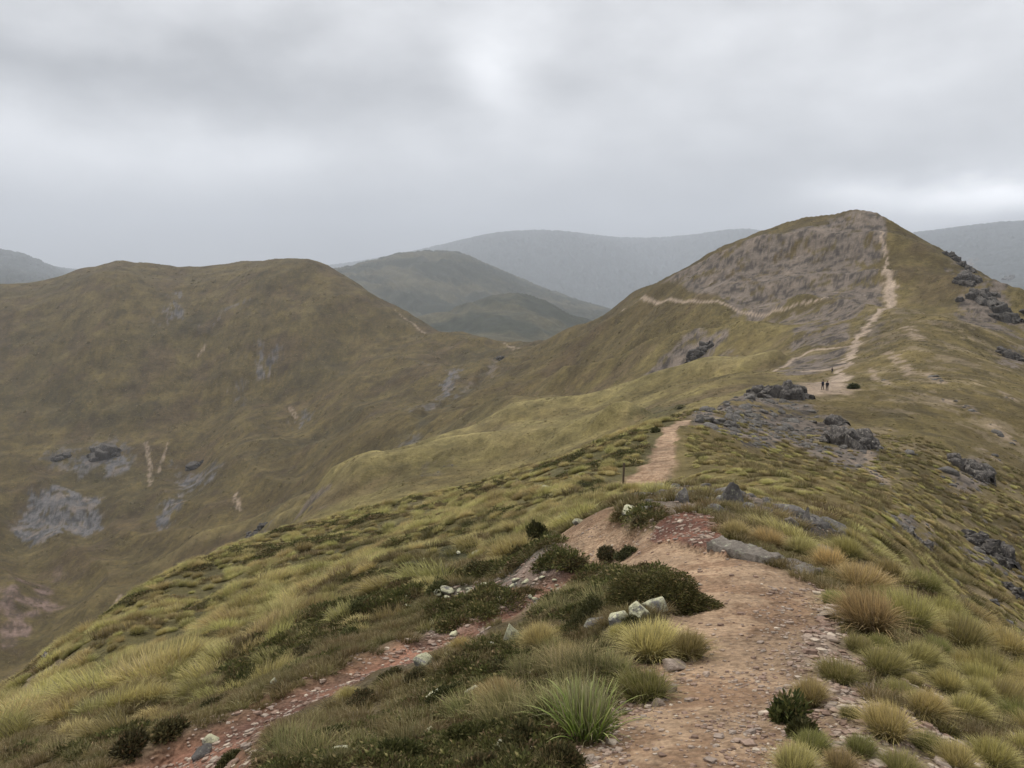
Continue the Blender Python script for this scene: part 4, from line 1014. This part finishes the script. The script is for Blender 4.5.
x, y, r = scatter(75000, 85, 1500, -36, 36, lambda x, y, a, r: (1 - .9 * samp(np.clip(m_path + m_scree + m_streak, 0, 1), x, y)) * (.25 + .75 * sm(-.4, .4, fbm(x, y, 30, 4, 935, .7))), 3)
ok_, _, _ = seen(x, y, hgt(x, y), .5); x, y, r = x[ok_], y[ok_], r[ok_]
S_ = r * .0036 * np.exp(RS.normal(0, .4, len(x)))
stuff_instances('grass', np.stack([x, y, hgt(x, y) - S_ * .02], 1), normals(x, y, .9), np.stack([S_, S_, S_ * .8], 1), pF, 'rough alpine grass covering the far slopes', 'grass')
print('far grass', len(x))
# gravel and loose stones
st_me = []
for k in range(5):
    vv, ff = block_geo(1000 + k); vv = vv * np.array([1, .8, .38]); o = mesh_np('gravel', vv, ff, M_stone); st_me.append(o.data); bpy.data.objects.remove(o)
pS = [pattern(m, 'gravel', 'loose stones on the path', 'gravel', .5 + .12 * i, 3.6 + .1 * i, .012) for i, m in enumerate(st_me)]
path_edge = 4 * m_path * (1 - m_path)
gm = np.clip(m_gravel + .25 * path_edge + .6 * m_red + .6 * m_bank + .3 * m_isl + .8 * m_stony + .14 * m_path + .35 * m_scree * (RR < 25), 0, 1)
x, y, r = scatter(90000, 2.0, 20, -48, 42, lambda x, y, a, r: samp(gm, x, y) * .8, 3)
S_ = np.exp(RS.normal(math.log(.014), .55, len(x))) * np.clip(r / 6, .8, 1.15); S_ = np.minimum(S_, .055); S_ = np.where(samp(m_path, x, y) > .6, S_ * .6, S_)
stuff_instances('gravel', np.stack([x, y, hgt(x, y) + S_ * .15], 1), normals(x, y, .8), S_, pS, 'loose pale and reddish stones littering the path edges and gully', 'gravel')
print('gravel', len(x))
x, y, r = scatter(26000, 13, 190, -10, 45, lambda x, y, a, r: samp(np.clip(m_scree + .7 * m_streak - m_path, 0, 1), x, y) * .8, 3)
S_ = np.exp(RS.normal(math.log(.15), .55, len(x))) * np.clip(r / 60, .5, 2.2)
pG = []
for k in range(3):
    vv, ff = rock_geo(1100 + k, 2, 9, (1, .8, .6)); o = mesh_np('gravel', vv, ff, M_grey); me = o.data; bpy.data.objects.remove(o)
    pG.append(pattern(me, 'gravel', 'grey stones on the knoll', 'gravel', 3.2 + .4 * k, 14.2 + .3 * k, .1))
stuff_instances('scree', np.stack([x, y, hgt(x, y)], 1), normals(x, y, .8), S_, pG, 'broken grey scree stones on the stony parts of the ridge', 'scree')

x, y, r = scatter(9000, 3.0, 26, -45, 12, lambda x, y, a, r: samp(np.clip(.5 * m_dark + .8 * m_stony - m_path, 0, 1), x, y) * sm(.0, .45, fbm(x, y, 1.3, 3, 940)), 3)
vv, ff = rock_geo(1200, 2, 9, (1, .8, .6)); o = mesh_np('gravel', vv, ff, M_lich); me = o.data; bpy.data.objects.remove(o)
pL = [pattern(me, 'gravel', 'lichened stone chips on the bank', 'gravel', -2.4, 8.6, .05)]
S_ = np.exp(RS.normal(math.log(.035), .5, len(x))) * np.clip(r / 9, .7, 2)
stuff_instances('gravel', np.stack([x, y, hgt(x, y) + S_ * .3], 1), normals(x, y, .8), S_, pL, 'pale lichened stone chips scattered in the heath and stony ground', 'gravel')

# ------------------------------------------------------------------ marker post
M_wood = rock_mat('weathered_wood', (.12,.09,.06), (.07,.055,.04))
def post(u, v, h, label):
    p = PW(u, v, 20)
    bm = bmesh.new(); bmesh.ops.create_cube(bm, size=1); bmesh.ops.scale(bm, vec=(.09, .09, h + .2), verts=bm.verts)
    bmesh.ops.translate(bm, vec=(0, 0, h / 2 - .1), verts=bm.verts)
    bmesh.ops.bevel(bm, geom=bm.edges[:], offset=.012, segments=1, affect='EDGES')
    me = bpy.data.meshes.new('marker_post'); bm.to_mesh(me); bm.free(); me.materials.append(M_wood)
    o = bpy.data.objects.new('marker_post', me); COL.objects.link(o); o.location = p; o.rotation_euler = (.03, .02, .3); tag(o, label, 'marker post')
post(623, 486, 1.25, 'thin dark marker post beside the path where it reappears beyond the crest')

# ------------------------------------------------------------------ hikers
def flatmat(n, c):
    m, nt, b = newmat(n); p = nd(nt, 'ShaderNodeTexCoord').outputs['Object']; k = noise(nt, p, 14, 4, .6)
    cc = nd(nt, 'ShaderNodeRGB'); cc.outputs[0].default_value = (*c, 1)
    nt.links.new(vscale(nt, cc.outputs[0], mapr(nt, k, .3, .7, .8, 1.2)), b.inputs['Base Color']); return m
M_skin = flatmat('skin', (.42,.26,.19)); M_hair = flatmat('hair', (.03,.022,.018)); M_boot = flatmat('boots', (.04,.032,.028))
def skin_mesh(name, J, E, R, mat, parent=None, root=0, sub=1):
    me = bpy.data.meshes.new(name); me.from_pydata(J, E, []); me.update()
    o = bpy.data.objects.new(name, me); COL.objects.link(o)
    sk = o.modifiers.new('skin', 'SKIN'); sk.use_smooth_shade = True
    if not me.skin_vertices: me.skin_vertices.new() if hasattr(me.skin_vertices, 'new') else None
    lay = me.skin_vertices[0].data
    for i, rr in enumerate(R): lay[i].radius = (rr, rr) if not hasattr(rr, '__len__') else rr
    lay[root].use_root = True
    s = o.modifiers.new('sub', 'SUBSURF'); s.levels = sub; s.render_levels = sub
    dg = bpy.context.evaluated_depsgraph_get(); dg.update(); m2 = bpy.data.meshes.new_from_object(o.evaluated_get(dg)); m2.name = name
    o.modifiers.clear(); o.data = m2; m2.materials.clear(); m2.materials.append(mat)
    if parent: o.parent = parent
    return o
def ensure_skin(): pass
def hiker(u, v, face, jacket, trousers, label, stride, arm):
    p = PW(u, v, 100); root = bpy.data.objects.new('person', None); COL.objects.link(root); root.empty_display_size = .3
    s = stride
    hipL, hipR = (-.10, 0, .92), (.10, 0, .92)
    kL, kR = (-.11, .20*s + .03, .50), (.11, -.10*s + .03, .50)
    aL, aR = (-.11, .30*s, .09), (.11, -.36*s, .11)
    sL, sR = (-.19, 0, 1.42), (.19, 0, 1.42)
    eL, eR = (-.24, -.14*s, 1.15), (.24, .10*s, 1.15)
    hL, hR = (-.23, -.10*s + .10*arm, .92 + .1*arm), (.23, .26*s, .94)
    J = [(0,0,.95),(0,-.01,1.15),(0,-.01,1.36),(0,0,1.50),(0,.02,1.58),(0,.03,1.70), hipL,kL,aL,(aL[0],aL[1]+.14,.04), hipR,kR,aR,(aR[0],aR[1]+.14,.05), sL,eL,hL, sR,eR,hR]
    E = [(0,1),(1,2),(2,3),(3,4),(4,5),(0,6),(6,7),(7,8),(8,9),(0,10),(10,11),(11,12),(12,13),(2,14),(14,15),(15,16),(2,17),(17,18),(18,19)]
    R = [(.15,.11),(.14,.10),(.17,.11),.055,.088,.085, .09,.06,.042,.035, .09,.06,.042,.035, .06,.042,.03,.06,.042,.03]
    for side, h in ((-1, hL), (1, hR)):       # palm, four fingers and a thumb
        b0 = len(J); J.append((h[0], h[1] + .01, h[2] - .07)); E.append((16 if side < 0 else 19, b0)); R.append((.035, .016))
        for q in range(4):
            k0 = len(J); y0 = h[1] - .025 + .018 * q; ln = (.07, .08, .075, .06)[q]
            J += [(h[0], y0, h[2] - .10), (h[0] - side * .01, y0 + .004, h[2] - .10 - ln * .6), (h[0] - side * .025, y0 + .006, h[2] - .10 - ln)]
            E += [(b0, k0), (k0, k0+1), (k0+1, k0+2)]; R += [.010, .009, .007]
        k0 = len(J); J += [(h[0] - side * .01, h[1] + .05, h[2] - .07), (h[0] - side * .02, h[1] + .06, h[2] - .10)]; E += [(b0, k0), (k0, k0+1)]; R += [.011, .008]
    b = skin_mesh('body', J, E, R, M_skin, root)
    g = 1.22
    sel = [0,1,2,14,15,16,17,18,19,3]; mp = {q: i for i, q in enumerate(sel)}
    JJ = [J[q] for q in sel]; JJ[5] = tuple(np.array(eL)*.15 + np.array(hL)*.85); JJ[8] = tuple(np.array(eR)*.15 + np.array(hR)*.85); JJ[9] = (0,-.01,1.47); JJ[0] = (0,0,.88)
    JE = [(mp[a], mp[b_]) for a, b_ in E[:19] if a in mp and b_ in mp]
    JR = [(.185,.145),(.17,.135),(.20,.145),.082,.062,.048,.082,.062,.048,.075]
    skin_mesh('jacket', JJ, JE, JR, flatmat('jacket', jacket), root)
    sel = [0,6,7,8,10,11,12]; mp = {q: i for i, q in enumerate(sel)}; JJ = [J[q] for q in sel]
    skin_mesh('trousers', JJ, [(mp[a], mp[b_]) for a, b_ in E[:19] if a in mp and b_ in mp], [(.165,.13),.105,.08,.06,.105,.08,.06], flatmat('trousers', trousers), root)
    for a_, t_ in ((8, 9), (12, 13)):
        A = J[a_]; B = J[t_]
        skin_mesh('boot', [(A[0], A[1]-.03, A[2]-.03), A, (B[0], B[1]-.03, B[2]), (B[0], B[1]+.03, B[2])], [(1,0),(0,2),(2,3)], [.05,.055,.045,.035], M_boot, root, 1)
    skin_mesh('hair', [(0,.0,1.70),(0,-.02,1.74),(0,-.05,1.66)], [(0,1),(0,2)], [.088,.085,.07], M_hair, root)
    for sx in (-1, 1):
        bmm = bmesh.new(); bmesh.ops.create_uvsphere(bmm, u_segments=8, v_segments=6, radius=.013); me = bpy.data.meshes.new('eye'); bmm.to_mesh(me); bmm.free(); me.materials.append(M_hair)
        e_o = bpy.data.objects.new('eye', me); COL.objects.link(e_o); e_o.parent = root; e_o.location = (sx * .032, .105, 1.645)
    nb = skin_mesh('nose', [(0,.10,1.64),(0,.122,1.61)], [(0,1)], [.01,.015], M_skin, root)
    root.location = p; root.rotation_euler = (0, 0, face); tag(root, label, 'person', 'hikers on the track'); return root
hiker(822.5, 390, .3, (.03,.035,.05), (.03,.03,.035), 'hiker in dark clothes, left one of the pair standing on the pale track junction', .3, 1)
hiker(827, 391, -.2, (.02,.022,.028), (.04,.035,.03), 'hiker in dark clothes, right one of the pair standing on the pale track junction', .5, 0)
hiker(832, 374, .1, (.045,.03,.028), (.025,.025,.03), 'hiker in dark clothes walking alone just uphill of the pair', .9, 0)
print('people done')
# ------------------------------------------------------------------ haze
def haze():
    bm = bmesh.new(); bmesh.ops.create_cube(bm, size=1)
    zmax = float((ZZ).max()) + CAMZ + 30; zmin = float(ZZ.min()) + CAMZ - 1
    R = 36000
    bmesh.ops.scale(bm, vec=(2*R, 2*R, zmax - zmin), verts=bm.verts)
    bmesh.ops.translate(bm, vec=(0, 0, (zmax + zmin) / 2), verts=bm.verts)
    me = bpy.data.meshes.new('haze'); bm.to_mesh(me); bm.free()
    o = bpy.data.objects.new('haze', me); COL.objects.link(o); tag(o, kind='stuff', label='thin grey moisture haze lying between the hills', cat='haze')
    m = bpy.data.materials.new('haze'); m.use_nodes = True; nt = m.node_tree; nt.nodes.clear()
    out = nd(nt, 'ShaderNodeOutputMaterial'); v = nd(nt, 'ShaderNodeVolumePrincipled')
    v.inputs['Color'].default_value = (.85, .90, .98, 1); v.inputs['Density'].default_value = HAZE
    v.inputs['Anisotropy'].default_value = .2
    nt.links.new(v.outputs[0], out.inputs['Volume']); me.materials.append(m)
HAZE = 0.000085
EXPO = .62
haze()

# ------------------------------------------------------------------ sky and light
SUN_EL, SUN_AZ = math.radians(58), math.radians(-35)      # azimuth from +Y towards +X
w = bpy.data.worlds.new('World'); scene.world = w; w.use_nodes = True
nt = w.node_tree; nt.nodes.clear()
out = nd(nt, 'ShaderNodeOutputWorld'); bg = nd(nt, 'ShaderNodeBackground'); nt.links.new(bg.outputs[0], out.inputs[0])
bg.inputs['Strength'].default_value = .10
sky = nd(nt, 'ShaderNodeTexSky'); sky.sky_type = 'NISHITA'; sky.sun_disc = False
sky.sun_elevation = SUN_EL; sky.sun_rotation = SUN_AZ
tc = nd(nt, 'ShaderNodeTexCoord'); sep = nd(nt, 'ShaderNodeSeparateXYZ'); nt.links.new(tc.outputs['Generated'], sep.inputs[0])
X_, Y_, Z_ = sep.outputs
# cloud ceiling: bearing / elevation bands with turbulence
hyp = math_(nt, 'SQRT', math_(nt, 'ADD', math_(nt, 'MULTIPLY', X_, X_), math_(nt, 'MULTIPLY', Y_, Y_)))
az = math_(nt, 'ARCTAN2', X_, Y_); el = math_(nt, 'ARCTAN2', Z_, hyp)
cx = nd(nt, 'ShaderNodeCombineXYZ'); nt.links.new(math_(nt, 'MULTIPLY', az, 1.0), cx.inputs[0]); nt.links.new(math_(nt, 'MULTIPLY', el, 1.9), cx.inputs[1])
def nz(scale, det, r, off):
    mp = nd(nt, 'ShaderNodeMapping'); mp.inputs['Location'].default_value = off; nt.links.new(cx.outputs[0], mp.inputs[0])
    return noise(nt, mp.outputs[0], scale, det, r)
w1 = mapr(nt, nz(5, 5, .55, (1.3, 2, 0)), 0, 1, -.5, .5); w2 = mapr(nt, nz(5, 5, .55, (7.3, 5, 3)), 0, 1, -.5, .5)
azw = math_(nt, 'ADD', az, math_(nt, 'MULTIPLY', w1, .16)); elw = math_(nt, 'ADD', el, math_(nt, 'MULTIPLY', w2, .075))
val = None
def add(x):
    global val
    val = x if val is None else math_(nt, 'ADD', val, x)
rp = nd(nt, 'ShaderNodeValToRGB'); nt.links.new(mapr(nt, elw, -.05, 1.5, 0, 1), rp.inputs[0])
e_ = rp.color_ramp.elements; e_[0].position = 0; e_[0].color = (.30,)*3 + (1,); e_[1].position = 1; e_[1].color = (1.15,)*3 + (1,)
for pos, vv in SKYR if 'SKYR' in globals() else ((.045, .36), (.075, .52), (.11, .74), (.20, .70), (.26, .72), (.45, .85)):
    q = e_.new(pos); q.color = (vv, vv, vv, 1)
add(rp.outputs[0])
for (u, v, ru, rv, d_) in SKYB if 'SKYB' in globals() else [(150,82,330,40,-.34),(70,155,220,34,.42),(508,85,45,55,.42),(860,100,260,80,.08),(985,203,110,20,4.2),
                            (700,175,220,36,-.12),(330,236,420,20,-.17),(340,170,120,25,.08),(1000,245,90,16,-.10),(680,60,90,60,-.05)]:
    a0, t0 = ray(u, v); e0 = math.atan(t0)
    dx = math_(nt, 'DIVIDE', math_(nt, 'SUBTRACT', azw, a0), ru / FPX); dy = math_(nt, 'DIVIDE', math_(nt, 'SUBTRACT', elw, e0), rv / FPX)
    d2 = math_(nt, 'ADD', math_(nt, 'MULTIPLY', dx, dx), math_(nt, 'MULTIPLY', dy, dy))
    add(math_(nt, 'MULTIPLY', math_(nt, 'EXPONENT', math_(nt, 'MULTIPLY', d2, -1.0)), d_))
add(mapr(nt, nz(7, 5, .52, (3, 1, 4)), .25, .75, -.19, .19))
add(mapr(nt, nz(3, 4, .5, (13, 1, 4)), .25, .75, -.10, .10))
cloud = nd(nt, 'ShaderNodeVectorMath', operation='SCALE'); cloud.inputs[0].default_value = (7.35, 7.36, 7.47)
nt.links.new(val, cloud.inputs['Scale'])
mx = nd(nt, 'ShaderNodeMix', data_type='RGBA'); mx.inputs[0].default_value = .96
nt.links.new(sky.outputs[0], mx.inputs[6]); nt.links.new(cloud.outputs[0], mx.inputs[7]); nt.links.new(mx.outputs[2], bg.inputs[0])

ld = bpy.data.lights.new('sun', 'SUN'); ld.energy = 1.5; ld.angle = math.radians(10); ld.color = (1, .96, .90)
lo = bpy.data.objects.new('sun', ld); COL.objects.link(lo)
sd = Vector((math.sin(SUN_AZ) * math.cos(SUN_EL), math.cos(SUN_AZ) * math.cos(SUN_EL), math.sin(SUN_EL)))
lo.rotation_euler = sd.to_track_quat('Z', 'Y').to_euler()

cd = bpy.data.cameras.new('camera'); cam = bpy.data.objects.new('camera', cd); COL.objects.link(cam)
cam.location = (0, 0, CAMZ); cam.rotation_euler = (math.pi / 2 - PITCH, 0, 0)
cd.sensor_width = 36; cd.lens = FPX * 36 / 1024; cd.clip_start = .05; cd.clip_end = 90000
scene.camera = cam
vs = scene.view_settings; vs.view_transform = 'Standard'; vs.look = 'None'; vs.gamma = 1; vs.exposure = EXPO if 'EXPO' in globals() else 0; vs.use_curve_mapping = False
scene.cycles.volume_bounces = 1
scene.cycles.use_denoising = True
print('scene done')
